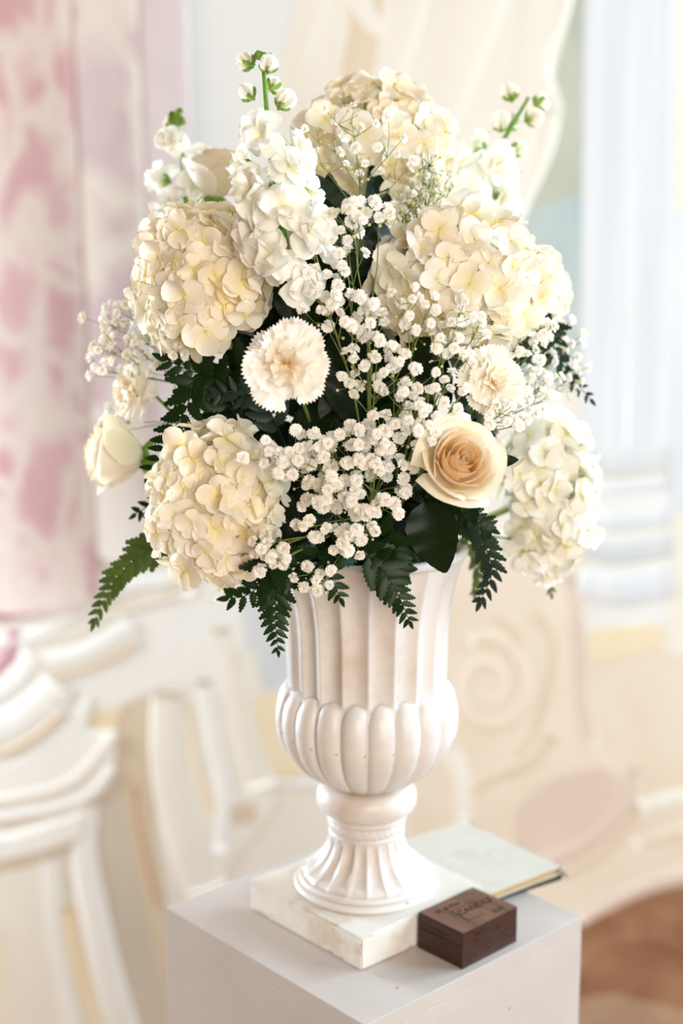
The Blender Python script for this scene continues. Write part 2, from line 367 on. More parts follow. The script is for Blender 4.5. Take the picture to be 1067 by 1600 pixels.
strip('scroll_bracket', [(-0.3493, 0.8515),(-0.3523, 0.7279),(-0.3392, 0.6273),(-0.3112, 0.5381),(-0.2827, 0.4607)], (.030, .040), .030, F['cream'], 6, 'curved bracket in the middle distance of the painted wall', .008)
strip('scroll_fillet', [(-0.3171, 0.827),(-0.305, 0.7279),(-0.2851, 0.6526),(-0.2716, 0.6083)], (.004, .007), .012, F['ochre'], 6, d0=.012)
strip('scroll_bracket', [(-0.2833, 0.876),(-0.2655, 0.7528),(-0.2494, 0.6526),(-0.2573, 0.5381)], (.018, .014), .026, F['white'], 6, d0=.008)
strip('scroll_bracket', [(-0.2501, 0.9729),(-0.2283, 0.876),(-0.2064, 0.7652),(-0.178, 0.6652)], (.020, .03), .022, F['cream'], 6, d0=.008)
strip('scroll_fillet', [(-0.2218, 0.9246),(-0.2113, 0.8393),(-0.2005, 0.7652)], .006, .012, F['ochre'], 6, d0=.01)
relief('sky_field', [(-0.2174, 1.0684),(-0.1045, 1.0684),(-0.1057, 0.8393),(-0.197, 0.8515),(-0.2098, 0.9488)], .008, F['blue2'], .004)
relief('sky_field', [(-0.1936, 0.8454),(-0.1057, 0.8515),(-0.1066, 0.6841),(-0.1836, 0.6904)], .010, F['ochre'], .004)
strip('cornice', [(-0.1897, 0.6753),(-0.1067, 0.6703),(-0.0473, 0.6652)], .006, .012, F['pale'], 4, d0=.006)
relief('recess_field', [(-0.2438, 0.6337),(-0.1901, 0.64),(-0.1883, 0.5956),(-0.2409, 0.5892)], .012, F['tan'], .006)
strip('base_moulding', [(-0.4965, 1.0625),(-0.3814, 1.0542),(-0.2769, 1.0921),(-0.2303, 1.1275)], .012, .03, F['white'], 6, d0=.012)
strip('base_moulding', [(-0.4635, 1.0149),(-0.3823, 1.0232),(-0.289, 1.0625)], .005, .022, F['tan'], 6, d0=.016)
# drapery of the painted statue
relief('drapery', smooth2([(-0.0987, 2.0959),(-0.1154, 1.9943),(-0.1432, 1.8805),(-0.1557, 1.7112),(-0.0686, 1.5041),(0.1549, 1.4596),(0.2536, 1.5482),(0.2875, 1.7433),(0.311, 1.8805),(0.34, 1.9943),(0.3476, 2.0959)], 4), .012, F['drape'], .012, 'ivory drapery painted behind the top of the bouquet')
strip('drapery_fold', [(-0.0669, 2.0959),(-0.0885, 2.0148),(-0.1158, 1.9325),(-0.1329, 1.8176)], (.03, .016), .022, F['drape'], 6, d0=.01)
relief('drapery_hollow', smooth2([(-0.0297, 2.0959),(-0.019, 2.025),(-0.035, 1.9428),(-0.0242, 1.8805),(0.0244, 1.8805),(0.0294, 1.9635),(0.05, 2.0959),(0.0129, 2.0757)], 3), .0135, F['drapes'], .004)
strip('drapery_fold', [(-0.0116, 2.0959),(0.0077, 2.0351),(0.0399, 2.0148),(0.0521, 2.0959)], (.02, .01), .03, F['drape'], 6, d0=.011)
strip('drapery_fold', [(0.0819, 2.0959),(0.0667, 2.0045),(0.0404, 1.9221),(0.0084, 1.8176)], (.04, .02), .03, F['drape'], 6, d0=.01)
strip('drapery_fold', [(0.2094, 2.0959),(0.1793, 1.9943),(0.138, 1.8805),(0.0852, 1.7433)], (.05, .03), .028, F['drape'], 6, d0=.01)
strip('drapery_fold', [(0.305, 2.0959),(0.2947, 2.0045),(0.2737, 1.8596),(0.2502, 1.7005),(0.2418, 1.5812)], (.04, .022), .03, F['drape'], 6, d0=.01)
strip('drapery_fold', [(0.3429, 2.0757),(0.3266, 2.0148),(0.298, 1.9635),(0.3243, 1.8701)], (.014, .02), .03, F['drape'], 6, d0=.01)
strip('drapery_fold', [(0.3212, 1.9014),(0.3128, 1.8176),(0.2719, 1.7112)], (.02, .012), .026, F['drape'], 6, d0=.01)
# right: column base, urn relief, ground
strip('base_moulding', [(0.3729, 1.283),(0.4527, 1.2716),(0.5498, 1.283)], .024, .03, F['blue2'], 6, 'grey ring under the bluish pilaster', .004)
strip('base_moulding', [(0.38, 1.237),(0.4543, 1.2277),(0.545, 1.237)], .012, .022, F['blue'], 6, d0=.004)
relief('pedestal_block', [(0.392, 1.2208),(0.5514, 1.2208),(0.5683, 0.9729),(0.4037, 0.9669)], .008, F['pale'], .01)
strip('base_moulding', [(0.3876, 1.179),(0.468, 1.1673),(0.559, 1.179)], .018, .03, F['blue'], 6, d0=.006)
strip('base_moulding', [(0.3893, 1.1251),(0.4702, 1.111),(0.5637, 1.1275)], .022, .032, F['blue2'], 6, d0=.006)
strip('base_moulding', [(0.3915, 1.0566),(0.4729, 1.0399),(0.5691, 1.059)], .030, .038, F['blue'], 6, d0=.006)
relief('pedestal_block', [(0.4118, 0.9669),(0.547, 0.9825),(0.5514, 0.9367),(0.4174, 0.9052)], .012, F['ochre'], .006)
relief('pedestal_block', [(0.4173, 0.9076),(0.5512, 0.9391),(0.7446, 0.9367),(0.7731, 0.4477),(0.4421, 0.4217)], .008, F['beige'], .006)
relief('pedestal_block', [(0.5473, 1.1859),(0.7294, 1.1976),(0.7474, 0.8882),(0.5542, 0.9246)], .009, F['cream'], .006)
relief('pedestal_block', smooth2([(0.1485, 1.1157),(0.3954, 1.1157),(0.4002, 0.9669),(0.4173, 0.8023),(0.4735, 0.7154),(0.5065, 0.6273),(0.5106, 0.5253),(0.4603, 0.4217),(0.3897, 0.3561),(0.1716, 0.3165),(0.0963, 0.5509),(0.0915, 1.0684)], 4), .014, F['beige'], .014, 'beige pedestal with carved scroll painted behind the urn')
def spiral(cx, cz, r0, r1, turns, a0=0, sx=1):
    return [(cx+sx*(r0+(r1-r0)*k/28)*math.cos(a0+turns*2*PI*k/28), cz+(r0+(r1-r0)*k/28)*math.sin(a0+turns*2*PI*k/28)*1.25) for k in range(29)]
vc = (0.2363, 0.8576)
strip('volute', spiral(vc[0], vc[1], .080, .018, 1.6, PI*.35, -1), (.013, .007), .03, F['beige'], 2, 'carved spiral scroll on the beige pedestal', .012)
strip('volute_groove', spiral(vc[0], vc[1], .066, .012, 1.5, PI*.35, -1), (.007, .004), .006, F['sand'], 2, d0=.012)
strip('scroll_fillet', [(0.2452, 0.9909),(0.2783, 0.9669),(0.2932, 0.9246)], .008, .012, F['sand'], 6, d0=.012)
strip('scroll_fillet', [(0.3216, 0.9969),(0.3508, 0.9488),(0.3482, 0.876),(0.3239, 0.7776),(0.2841, 0.7154)], .009, .018, F['sand'], 6, d0=.012)
strip('scroll_fillet', [(0.3854, 1.0684),(0.4008, 0.9488),(0.4106, 0.827),(0.4308, 0.7528)], .016, .022, F['rosy'], 6, d0=.012)
strip('scroll_fillet', [(0.1652, 0.7528),(0.1924, 0.6778),(0.1961, 0.602)], (.02, .012), .024, F['cream'], 6, d0=.012)
strip('scroll_fillet', [(0.2083, 0.6526),(0.2493, 0.6841),(0.3196, 0.7154),(0.3537, 0.7652)], (.008, .014), .018, F['sand'], 6, d0=.013)
relief('pedestal_block', smooth2([(0.2862, 0.6273),(0.3558, 0.6904),(0.4498, 0.7154),(0.4932, 0.6652),(0.4842, 0.5892),(0.409, 0.5124),(0.2883, 0.5381)], 3), .018, F['rosy'], .012)
strip('scroll_bracket', [(0.3487, 0.5188),(0.408, 0.5445),(0.4662, 0.5892),(0.5055, 0.6526),(0.5118, 0.7029)], (.022, .012), .03, F['rosy'], 6, 'lower curve of the carved scroll', .014)
strip('scroll_fillet', [(0.3619, 0.4801),(0.4328, 0.5188),(0.4966, 0.5765),(0.5244, 0.6273)], .008, .018, F['sand'], 6, d0=.016)
strip('base_moulding', [(0.5245, 0.6248),(0.5952, 0.6425),(0.7136, 0.6526)], .020, .03, F['cream'], 6, d0=.006)
strip('base_moulding', [(0.5156, 0.5509),(0.5982, 0.5765),(0.7171, 0.5892)], .014, .024, F['beige'], 6, d0=.006)
relief('ground_field', [(0.0982, 0.3429),(0.3646, 0.3824),(0.4423, 0.4151),(0.484, 0.4347),(0.5673, 0.4633),(0.6269, 0.4763),(0.7709, 0.4866),(0.7965, 0.0464),(0.101, 0.0464)], .020, F['brown'], .012, 'brown painted ground at the lower right')
relief('ground_field', [(0.3933, 0.2365),(0.4906, 0.2566),(0.6394, 0.2164),(0.7854, 0.2365),(0.7965, 0.0464),(0.3991, 0.0464)], .023, F['brownl'], .012)
strip('ground_fold', [(0.4188, 0.3955),(0.5134, 0.4542),(0.6024, 0.4866),(0.7221, 0.4969)], (.012, .02), .03, F['rosy'], 6, d0=.012)
strip('ground_fold', [(0.4153, 0.3165),(0.5112, 0.3561),(0.6583, 0.3297)], .016, .008, F['brown'], 6, d0=.02)

# ------------------------------------------------------------------ white display pedestal
YAW = math.radians(45) - 0.050776605
ped = thing('display_pedestal', 'white painted square display pedestal carrying the flower urn', 'pedestal', (0, 0, 0)); ped.rotation_euler = (0, 0, YAW)
S = .15; T = .016
def panel(name, x0, x1, y0, y1, z0, z1, lab=None):
    mb = MB(); mb.box(x0, x1, y0, y1, z0, z1)
    o = put(name, bevel(mb.mesh(name, M['ped'], False), .0008, 2), ped)
    return o
panel('top_panel', -S, S, -S, S, 1-T, 1)
g = .0001
panel('side_panel', -S, -S+T, -S, S, .0, 1-T-g)
panel('side_panel', S-T, S, -S+T+g, S, .0, 1-T-g)
panel('side_panel', -S+T+g, S-T-g, S-T, S, .0, 1-T-g)
panel('side_panel', -S+T+g, S, -S, -S+T, .0, 1-T-g)

# ------------------------------------------------------------------ garden urn
UX, UY = -0.0062, -0.0012
urn = thing('garden_urn', 'white fluted plaster garden urn on a worn square foot', 'urn', (UX, UY, 1.0))
NL = 20; ST = PI*2/NL; A0 = -PI/2
# worn square plinth, chipped by noise
mb = MB(); me = None
bm = bmesh.new(); bmesh.ops.create_cube(bm, size=1)
for v in bm.verts: v.co = Vector((v.co.x*.1676, v.co.y*.1676, .0165+v.co.z*.033))
bmesh.ops.bevel(bm, geom=list(bm.edges), offset=.0016, segments=2, affect='EDGES')
bmesh.ops.subdivide_edges(bm, edges=[e for e in bm.edges if e.calc_length() > .02], cuts=24, use_grid_fill=True)
for v in bm.verts:
    q = v.co*45
    d = noise.noise(q)*.0006+noise.noise(q*3.1)*.0003
    edge = (abs(v.co.x) > .080)+(abs(v.co.y) > .080)+(v.co.z > .030 or v.co.z < .003)
    if edge > 1 and noise.noise(v.co*90) > .25: v.co *= .985
    if v.co.z > .001: v.co += v.normal*d
    v.co.z = max(v.co.z, .0002)
me = bpy.data.meshes.new('plinth'); bm.to_mesh(me); bm.free(); me.materials.append(M['plinth'])
me.attributes.new('shade', 'FLOAT', 'POINT'); me.polygons.foreach_set('use_smooth', [True]*len(me.polygons)); me.set_sharp_from_angle(angle=.35)
put('plinth', me, urn, Matrix.Rotation(math.radians(45)-0.0561073, 4, 'Z'))['label'] = 'worn square plinth with chipped edges'
def lathe(name, prof, mod=None, n=160, mat=None, cap=True):
    """prof: (radius, z); mod(theta, k, r, z) -> radius"""
    mb = MB(); rows = []
    for k, (r, z) in enumerate(prof):
        row = []
        for i in range(n):
            th = 2*PI*i/n+A0; q = mod(th, k, r, z) if mod else (r, z)
            row.append((q[0]*math.cos(th), q[0]*math.sin(th), q[1]))
        rows.append(row)
    mb.grid(rows, None, True)
    if cap:
        mb.f.append(tuple(n-1-i for i in range(n))); k = len(mb.v)-n; mb.f.append(tuple(k+i for i in range(n)))
    return put(name, mb.mesh(name, mat or M['urn'], True, .01), urn)
def arc(cx, cz, r, rz, a0, a1, n=8):
    return [(cx+r*math.cos(math.radians(a0+(a1-a0)*i/n)), cz+rz*math.sin(math.radians(a0+(a1-a0)*i/n))) for i in range(n+1)]
# foot rings
lathe('foot_ring', [(6.6, 3.2)]+arc(6.9, 3.62, .42, .36, -80, 90, 7)+[(6.6, 4.0)])
lathe('foot_ring', [(6.2, 3.9)]+arc(6.5, 4.25, .34, .3, -80, 90, 7)+[(6.1, 4.55)])
# fluted flaring foot
fp = [(6.35, 4.5), (6.42, 4.62), (6.3, 4.85), (5.9, 5.15), (5.25, 5.6), (4.65, 6.2), (4.2, 6.9), (3.9, 7.6), (3.72, 8.2), (3.66, 8.7), (3.6, 9.0)]
def foot(th, k, r, z):
    ph = ((th-A0)/ST) % 1.0; b = abs(2*ph-1)             # 1 at arris, 0 mid-flute
    d = .10*r*(1-math.sqrt(max(0, 1-(1-b)**2*.98)))if False else .085*r*(1-b**2.2)
    fade = min(1, (k)/2.0)*min(1, (10-k)/2)
    return r+(.02*r-d)*fade, z+(.25*(1-b*b) if k < 3 and k > 0 else 0)
lathe('fluted_foot', fp, foot, 240)
lathe('neck_ring', [(3.5, 8.75)]+arc(3.6, 9.05, .22, .26, -90, 90, 6)+[(3.55, 9.3)])
# rope-twist band
def rope(th, k, r, z):
    return r+.05*math.sin(th*34+z*5), z
lathe('rope_band', [(3.6, 9.25), (3.74, 9.45), (3.82, 9.8), (3.84, 10.15), (3.78, 10.4)], rope, 240)
lathe('neck_ring', [(3.6, 10.35)]+arc(3.85, 10.75, .26, .36, -90, 90, 6)+[(3.6, 11.15)])
lathe('collar', [(3.7, 11.1)]+arc(4.0, 12.55, 1.0, 1.42, -85, 85, 14)+[(3.7, 14.05)])
# bowl core + twenty rounded lobes
lathe('bowl', [(3.6, 13.9), (4.3, 14.7), (5.4, 15.6), (6.6, 16.9), (7.6, 18.4), (8.05, 20.2), (8.15, 21.8), (8.0, 23.2), (7.7, 24.2), (7.2, 24.4)], None, 80)
lp = [(3.9, 14.3, .15), (4.6, 14.75, .8), (5.7, 15.6, 1.0), (6.75, 16.75, 1.1), (7.6, 18.1, 1.2), (8.05, 19.6, 1.3), (8.2, 21.1, 1.32), (8.12, 22.3, 1.3), (7.95, 23.2, 1.2), (7.75, 23.85, 1.0), (7.55, 24.3, .65), (7.45, 24.5, .12)]
mb = MB(); rows = []
for (r, z, w_) in lp:
    row = []
    hw = min(w_, r*math.tan(ST/2)*1.02)
    for i in range(11):
        u = -1+2*i/10; th = PI*i/10
        row.append((r-.12+(.95*hw/1.3)*math.sin(th)**.9 if 0 < i < 10 else r-.12, -hw*math.cos(th), z))
    rows.append(row)
mb.grid(rows)
lobe = mb.mesh('bowl_lobe', M['urn'], True, .01)
for k in range(NL):
    put('bowl_lobe', lobe, urn, Matrix.Rotation(A0+(k+.5)*ST, 4, 'Z'))
# fluted flaring body with sharp arrises
bp = [(7.3, 22.8), (7.55, 24.0), (7.62, 25.5), (7.66, 27.5), (7.72, 29.5), (7.85, 31.5), (8.12, 33.3), (8.55, 35.0), (9.0, 36.5), (9.3, 37.4)]
def flute(th, k, r, z):
    ph = ((th-A0)/ST) % 1.0; b = abs(2*ph-1)
    return r+.18-.62*(1-b**2.0)*(1 if k < 8 else .7), z
lathe('fluted_body', bp, flute, 320, None, False)
lathe('rim', [(8.9, 37.2), (9.35, 37.3), (9.65, 37.55), (9.75, 37.9), (9.6, 38.2), (9.2, 38.3), (8.8, 38.0), (8.3, 36.0), (7.4, 33.5), (7.0, 30.0), (6.9, 26.0)], None, 96, None, False)
foam = thing('floral_foam', 'dark green floral foam packed inside the urn mouth', 'floral foam', (UX, UY, 1.30))
mb = MB(); rows = []
for r, z in [(.05, 0), (5.5, 0), (6.6, .6), (6.8, 4), (7.2, 6.5), (7.6, 9), (6.6, 11), (4.5, 12.6), (2, 13.3), (.05, 13.4)]:
    rows.append([(r*math.cos(2*PI*i/28)*(1+.03*math.sin(i*5)), r*math.sin(2*PI*i/28)*(1+.03*math.sin(i*3)), z) for i in range(28)])
mb.grid(rows, None, True); put('foam_block', mb.mesh('foam_block', M['foam'], True, .01), foam)
FOAM = Vector((UX, UY, 1.40))

# ------------------------------------------------------------------ walnut box
bx_f, bx_l, bx_r = Vector((0.0811, -0.1175, 1.0)), Vector((0.0432, -0.0739, 1.0)), Vector((0.1384, -0.0638, 1.0))
bl, bw_ = (bx_r-bx_f).length, (bx_l-bx_f).length
box = thing('walnut_box', 'small dark walnut box with burnt lettering beside the urn foot', 'box', tuple((bx_r+bx_l)/2))
ang = math.atan2(bx_r.y-bx_f.y, bx_r.x-bx_f.x); box.rotation_euler = (0, 0, ang)
def bpart(name, z0, z1, mat, x=None):
    mb = MB(); mb.box(-bl/2, bl/2, -bw_/2, bw_/2, z0, z1); return put(name, bevel(mb.mesh(name, mat, False), .0006, 2), box)
bpart('box_base', 0, .0222, M['body'])
mb = MB(); mb.box(-bl/2+.002, bl/2-.002, -bw_/2+.002, bw_/2-.002, .0215, .0235); put('box_seam', mb.mesh('box_seam', M['ink'], False), box)
mb = MB(); mb.box(-bl/2, bl/2, -bw_/2, bw_/2, .0224, .0372); lidm = bevel(mb.mesh('box_lid', M['body'], False), .0009, 2)
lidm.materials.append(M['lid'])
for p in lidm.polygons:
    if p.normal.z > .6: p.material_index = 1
lid = put('box_lid', lidm, box); lid['label'] = 'lighter brown walnut lid with burnt lettering'
def text(body, x, y, z, size, parent, mat, name='lettering', rot=0, shear=0, th=.0003):
    cu = bpy.data.curves.new(name, 'FONT'); cu.body = body; cu.size = size; cu.extrude = th; cu.shear = shear; cu.resolution_u = 2
    cu.align_x = 'CENTER'
    to = bpy.data.objects.new(name, cu); C.objects.link(to); bpy.context.view_layer.update()
    me = bpy.data.meshes.new_from_object(to.evaluated_get(bpy.context.evaluated_depsgraph_get())); bpy.data.objects.remove(to)
    me.materials.clear(); me.materials.append(mat)
    return put(name, me, parent, Matrix.Translation((x, y, z)) @ Matrix.Rotation(rot, 4, 'Z'))
text('M. & Mrs', -.012, .0125, .0372, .0085, lid, M['ink'], 'burnt_lettering')
text('CANDLS', .008, -.0045, .0372, .0125, lid, M['ink'], 'burnt_lettering', 0, .25)
text('12.21', .020, -.0225, .0372, .0068, lid, M['ink'], 'burnt_lettering')
mb = MB(); mb.box(-.0168, -.0160, -.016, .0085, .0371, .0375); mb.box(-.0165, .022, .0078, .0084, .0371, .0374); mb.box(-.0165, .004, -.0162, -.0157, .0371, .0374); put('burnt_line', mb.mesh('burnt_line', M['ink'], False), lid)

# ------------------------------------------------------------------ two books
def book(name, label, c0, c1, c2, thick, covm, spine_round=True):
    """c0 right corner, c1 along the front edge, c2 back corner, all at the underside"""
    c0, c1, c2 = Vector(c0), Vector(c1), Vector(c2)
    L_ = (c2-c0).length; ux = (c2-c0).normalized(); uy = Vector((0, 0, 1)).cross(ux)
    W_ = .112
    ctr = c0+ux*L_/2+uy*W_/2
    t = thing(name, label, 'book', tuple(ctr)); t.rotation_euler = (0, 0, math.atan2(ux.y, ux.x))
    h = L_/2; wd = W_/2; cv = .0027 if covm is M['black'] else .0013
    def b(nm, x0, x1, y0, y1, z0, z1, m, bv=.0004):
        q = MB(); q.box(x0, x1, y0, y1, z0, z1); return put(nm, bevel(q.mesh(nm, m, False), bv, 2), t)
    b('cover', -h, h, -wd, wd, 0, cv, covm); front = b('cover', -h, h, -wd, wd, thick-cv, thick, covm)
    b('page_block', -h+.003, h-.003, -wd+.002, wd-.003, cv, thick-cv, M['gold'])['label'] = 'gilded page edges'
    q = MB(); rows = []
    for x in (-h, h):
        rows.append([(x, -wd-.0035*math.sin(PI*k/8)+.001, thick/2-thick/2*math.cos(PI*k/8)) for k in range(9)])
    q.grid(rows); q.f.append(tuple(range(9))); q.f.append(tuple(17-k for k in range(9)))
    put('spine', q.mesh('spine', covm), t)
    return t, front, h, wd, thick
kb = book('notebook', 'black notebook with gold page edges lying under the cream book', (0.2024, 0.071, 1.0), (0.1443, 0.018, 1.0), (0.1176, 0.1995, 1.0), .0092, M['black'])
cb = book('guest_book', 'cream hardback book with gold page edges behind the walnut box', (0.2012, 0.0651, 1.0094), (0.1183, 0.0105, 1.0094), (0.1082, 0.1853, 1.0094), .0088, M['cream'])
for x_, y_, ln in ((.016, .012, .046), (.005, .004, .026), (-.006, -.004, .040)):     # faint lines of script, too soft to read
    q = MB(); q.tube([(x_+.0012*math.sin(k*2.1)*(1+.5*math.sin(k*.7)), y_+ln*(k/40-.5), cb[4]+.0001) for k in range(41)], .0004, 4)
    put('pressed_lettering', q.mesh('pressed_lettering', M['faint']), cb[1])
q = MB(); q.tube([(-.066, -.060, .0075), (-.074, -.0615, .0068), (-.082, -.060, .004)], .0009, 6)
put('ribbon_marker', q.mesh('ribbon_marker', M['black']), kb[0])

# ------------------------------------------------------------------ petals
def petal_disc(mb, M4, L, W, cup, curl, ruf, nu, nv, rnd, s0=0., s1=1.):
    """broad rounded petal growing along +Y from the origin, facing +Z"""
    ph = rnd.uniform(0, 6.28); k = rnd.uniform(2.2, 3.6); rows = []; sh = []
    for j in range(nv+1):
        v = .5-.5*math.cos(PI*j/nv*.985+.02); half = W/2*math.sin(PI*j/nv*.97+.04)**.9*(.62+.38*min(1, v*1.7)); row = []
        for i in range(nu+1):
            u = -1+2*i/nu
            x = half*u; y = L*(v-.10*u*u*v*(1-v)*2)
            z = cup*L*u*u*half/W*2+curl*L*v*v+ruf*math.sin(ph+k*u+2*v)*v
            row.append(M4 @ Vector((x, y, z)))
        rows.append(row); sh.append([s0+(s1-s0)*v]*(nu+1))
    mb.grid(rows, sh)
def petal_fan(mb, M4, L, A, cup, curl, ruf, teeth, nu, nv, rnd, s0=0., s1=1., tooth=.1):
    """fan petal with a fringed edge"""
    ph = rnd.uniform(0, 6.28); k = rnd.uniform(1.8, 4.2); rows = []; sh = []
    for j in range(nv+1):
        v = j/nv; row = []
        for i in range(nu+1):
            u = -1+2*i/nu
            r = L*v*(1-.10*u*u)
            if j == nv: r += L*tooth*((i % 2)*2-1)*rnd.uniform(.3, 1.0)
            a = u*A*(.35+.65*v)
            z = cup*L*u*u*v+curl*L*v*v+ruf*math.sin(ph+k*u*2)*v*v+ruf*.5*math.sin(ph*2+k*4.3*u)*v**3
            row.append(M4 @ Vector((r*math.sin(a), r*math.cos(a), z)))
        rows.append(row); sh.append([s0+(s1-s0)*v]*(nu+1))
    mb.grid(rows, sh)
def turn(az, tilt, off=(0, 0, 0)):
    return Matrix.Translation(off) @ Matrix.Rotation(az, 4, 'Z') @ Matrix.Rotation(tilt, 4, 'X')

# hydrangea floret: four broad petals round a bead
def hyd_floret(mat, rnd):
    mb = MB(); a0 = rnd.uniform(0, 6.28); tl = rnd.uniform(-.05, .35)
    for k in range(4):
        W = rnd.uniform(1.6, 2.1); L = rnd.uniform(1.55, 1.95)
        petal_disc(mb, turn(a0+k*PI/2+rnd.uniform(-.16, .16), tl+rnd.uniform(-.28, .32), (0, 0, .04*(k % 2))), L, W, rnd.uniform(-.12, .38), rnd.uniform(-.30, .16), rnd.uniform(.04, .15), 6, 7, rnd)
    return mb.mesh('floret', mat, True, .01)
rr = random.Random(3)
HF = [hyd_floret(M['hyd'], rr) for _ in range(9)]
HW = [hyd_floret(M['hydw'], rr) for _ in range(9)]
eb = MB(); eb.ball((0, 0, .10), .13, 6, 4); EYE = eb.mesh('eye', M['eye'], True, .01)

def stem_part(root, a, b, r=.003, mat=None, bend=.02, name='stem'):
    """tube from point a to b (world), stored under root"""
    a = Vector(a)-root.location; b = Vector(b)-root.location
    mb = MB(); mid = (a+b)/2+Vector((0, .05 if name != 'stem' or a.y+b.y > -.06 else .11, -bend)); pts = bez([a, mid, b], 5)
    mb.tube(pts, [r*(1-.3*i/(len(pts)-1)) for i in range(len(pts))], 6)
    return put(name, mb.mesh(name, mat or M['stem']), root)
def foot_at(p, k=0):
    """where a stem enters the foam"""
    d = Vector((p[0]-UX, p[1]-UY, 0)); d = d.normalized()*min(.055, d.length*.45) if d.length > 0 else d
    return Vector((UX, UY, 1.395))+d
def hydrangea(label, c, rad, n, seed, meshes, size=1.0, eyes=True, lean=(0, 0, 1)):
    rnd = random.Random(seed); c = Vector(c); base = foot_at(c)
    t = thing('hydrangea_bloom', label, 'hydrangea', tuple(base), 'hydrangea heads in the bouquet')
    back = (base-c).normalized()
    stem_part(t, base, c+back*.01, .0045, M['stalk'])
    stalks = MB(); nd = c+back*min(rad)*.55-base; spots = []
    for i in range(n*2):
        z = 1-2*(i+.5)/(n*2); th = i*2.399963+rnd.uniform(-.2, .2); q = math.sqrt(1-z*z)
        d = Vector((q*math.cos(th), q*math.sin(th), z))
        if d.dot(back) > .72: continue
        if i % 2 == 1 and d.y > .55: continue
        spots.append((d, i % 2))
    sc = size
    for d, lay in spots:
        k = rnd.uniform(.86, 1.08) if lay == 0 else rnd.uniform(.72, .9)
        p = c+Vector((d.x*rad[0], d.y*rad[1], d.z*rad[2]))*k
        nn = Vector((d.x/rad[0], d.y/rad[1], d.z/rad[2])).normalized()+Vector((rnd.gauss(0, .40), rnd.gauss(0, .40), rnd.gauss(0, .40)))
        s_ = sc*rnd.uniform(.82, 1.2)
        m4 = frame(nn, rnd.uniform(0, 6.28), s_, p-base)
        fo = put('floret', rnd.choice(meshes), t, m4)
        if eyes and d.y < .4 and lay == 0: put('eye', EYE, fo)
        stalks.tube([nd, (nd+(p-base))/2+Vector((0, 0, .004)), p-base], [.0011, .0008, .0006], 4, False)
    so = put('flower_stalks', stalks.mesh('flower_stalks', M['stalk']), t); so['kind'] = 'stuff'
    return t
hydrangea('cream hydrangea head at upper left, below the upright rose', (-0.1524, -0.075, 1.6341), (.060, .058, .064), 92, 1, HF, .98)
hydrangea('cream hydrangea head at lower left, above the hanging fern', (-0.141, -0.115, 1.4425), (.055, .054, .068), 96, 2, HF, .95)
hydrangea('cream hydrangea head crowning the top of the bouquet', (-0.0018, 0.05, 1.7484), (.073, .060, .068), 98, 3, HF, 1.0)
hydrangea('largest cream hydrangea head, at right above the rose and carnation', (0.0715, -0.045, 1.6313), (.076, .066, .064), 118, 4, HF, 1.05)
hydrangea('white hydrangea head at lower right, overhanging the urn rim', (0.1632, 0.02, 1.4278), (.050, .055, .078), 96, 5, HW, 1.05)
hydrangea('small cream hydrangea cluster tucked behind the largest one on the right', (0.1314, 0.03, 1.6134), (.045, .045, .055), 56, 6, HF, 1.0)

# ------------------------------------------------------------------ roses
def rose(label, c, axis, size, seed, mat, N=30, loose=1.0, sepal=True, stem=True):
    rnd = random.Random(seed); c = Vector(c); axis = Vector(axis).normalized()
    base = foot_at(c); t = thing('rose', label, 'rose', tuple(base), 'roses in the bouquet')
    m4 = frame(axis, rnd.uniform(0, 6.28), size, c-axis*.024*size-base)
    for i in range(N):
        q = i/(N-1); r_ = .20+2.75*q**1.05; Hh = 4.35+.35*math.sin(q*PI)-.75*q**2.5+rnd.uniform(-.12, .12)
        half = 1.75-.70*q**.8; az = i*2.399963+rnd.uniform(-.2, .2); mb = MB(); rows = []; sh = []
        curl = loose*(.06+.50*q**2.4)*rnd.uniform(.6, 1.3)
        if q > .90: curl *= rnd.uniform(1.0, 1.5)
        ph = rnd.uniform(0, 6.28); nu, nv = 10, 8
        for j in range(nv+1):
            v = j/nv; row = []
            for k in range(nu+1):
                u = -1+2*k/nu
                top = Hh*(1-.22*u**6-.10*u*u)+.07*math.sin(ph+4*u)*q
                z = top*v
                rr_ = r_*(.22+.78*math.sin(min(1, v*1.15)*PI/2)**.8)*(1-.38*(1-q)*v*v)
                e = max(0, v-.68)/.32
                rr_ += curl*e*e*(1+.35*abs(u)); z -= curl*.75*e**3
                rr_ += .10*u*(1 if i % 2 else -1)*(1-q*.4)
                a = az+u*half*(.55+.45*math.sin(PI*min(1, v*.5+.25)))
                row.append((rr_*math.cos(a), rr_*math.sin(a), z))
            rows.append(row); sh.append([max(0, min(1, (1-q)*.95+.12*(1-v)))]*(nu+1))
        mb.grid(rows, sh)
        put('petal', mb.mesh('petal', mat, True, .01), t, m4)
    mb = MB(); mb.ball((0, 0, .1), (.85, .85, .7), 10, 6); put('rose_hip', mb.mesh('rose_hip', M['calyx'], True, .01), t, m4)
    for k in range(5):
        mb = MB(); petal_disc(mb, turn(k*1.257, -.5, (0, 0, .2)), 2.2, .8, .2, -.2, .02, 2, 5, rnd); put('sepal', mb.mesh('sepal', M['calyx'], True, .01), t, m4)
    if stem: stem_part(t, base, c-axis*.022*size, .0032, M['stem'])
    return t
rose('full peach cream rose low on the right, facing the camera', (0.0669, -0.185, 1.4925), (.16, -1, .42), 1.12, 21, M['rose'], 26, 1.0)
rose('ivory rose on the far left edge, turned sideways', (-0.2493, 0.0, 1.4687), (-1, -.22, .10), 1.2, 22, M['rosew'], 26, 1.0)
rose('ivory rose standing upright behind the upper left hydrangea', (-0.1503, 0.05, 1.7342), (.12, -.12, 1), 1.0, 23, M['rosew'], 26, .75)
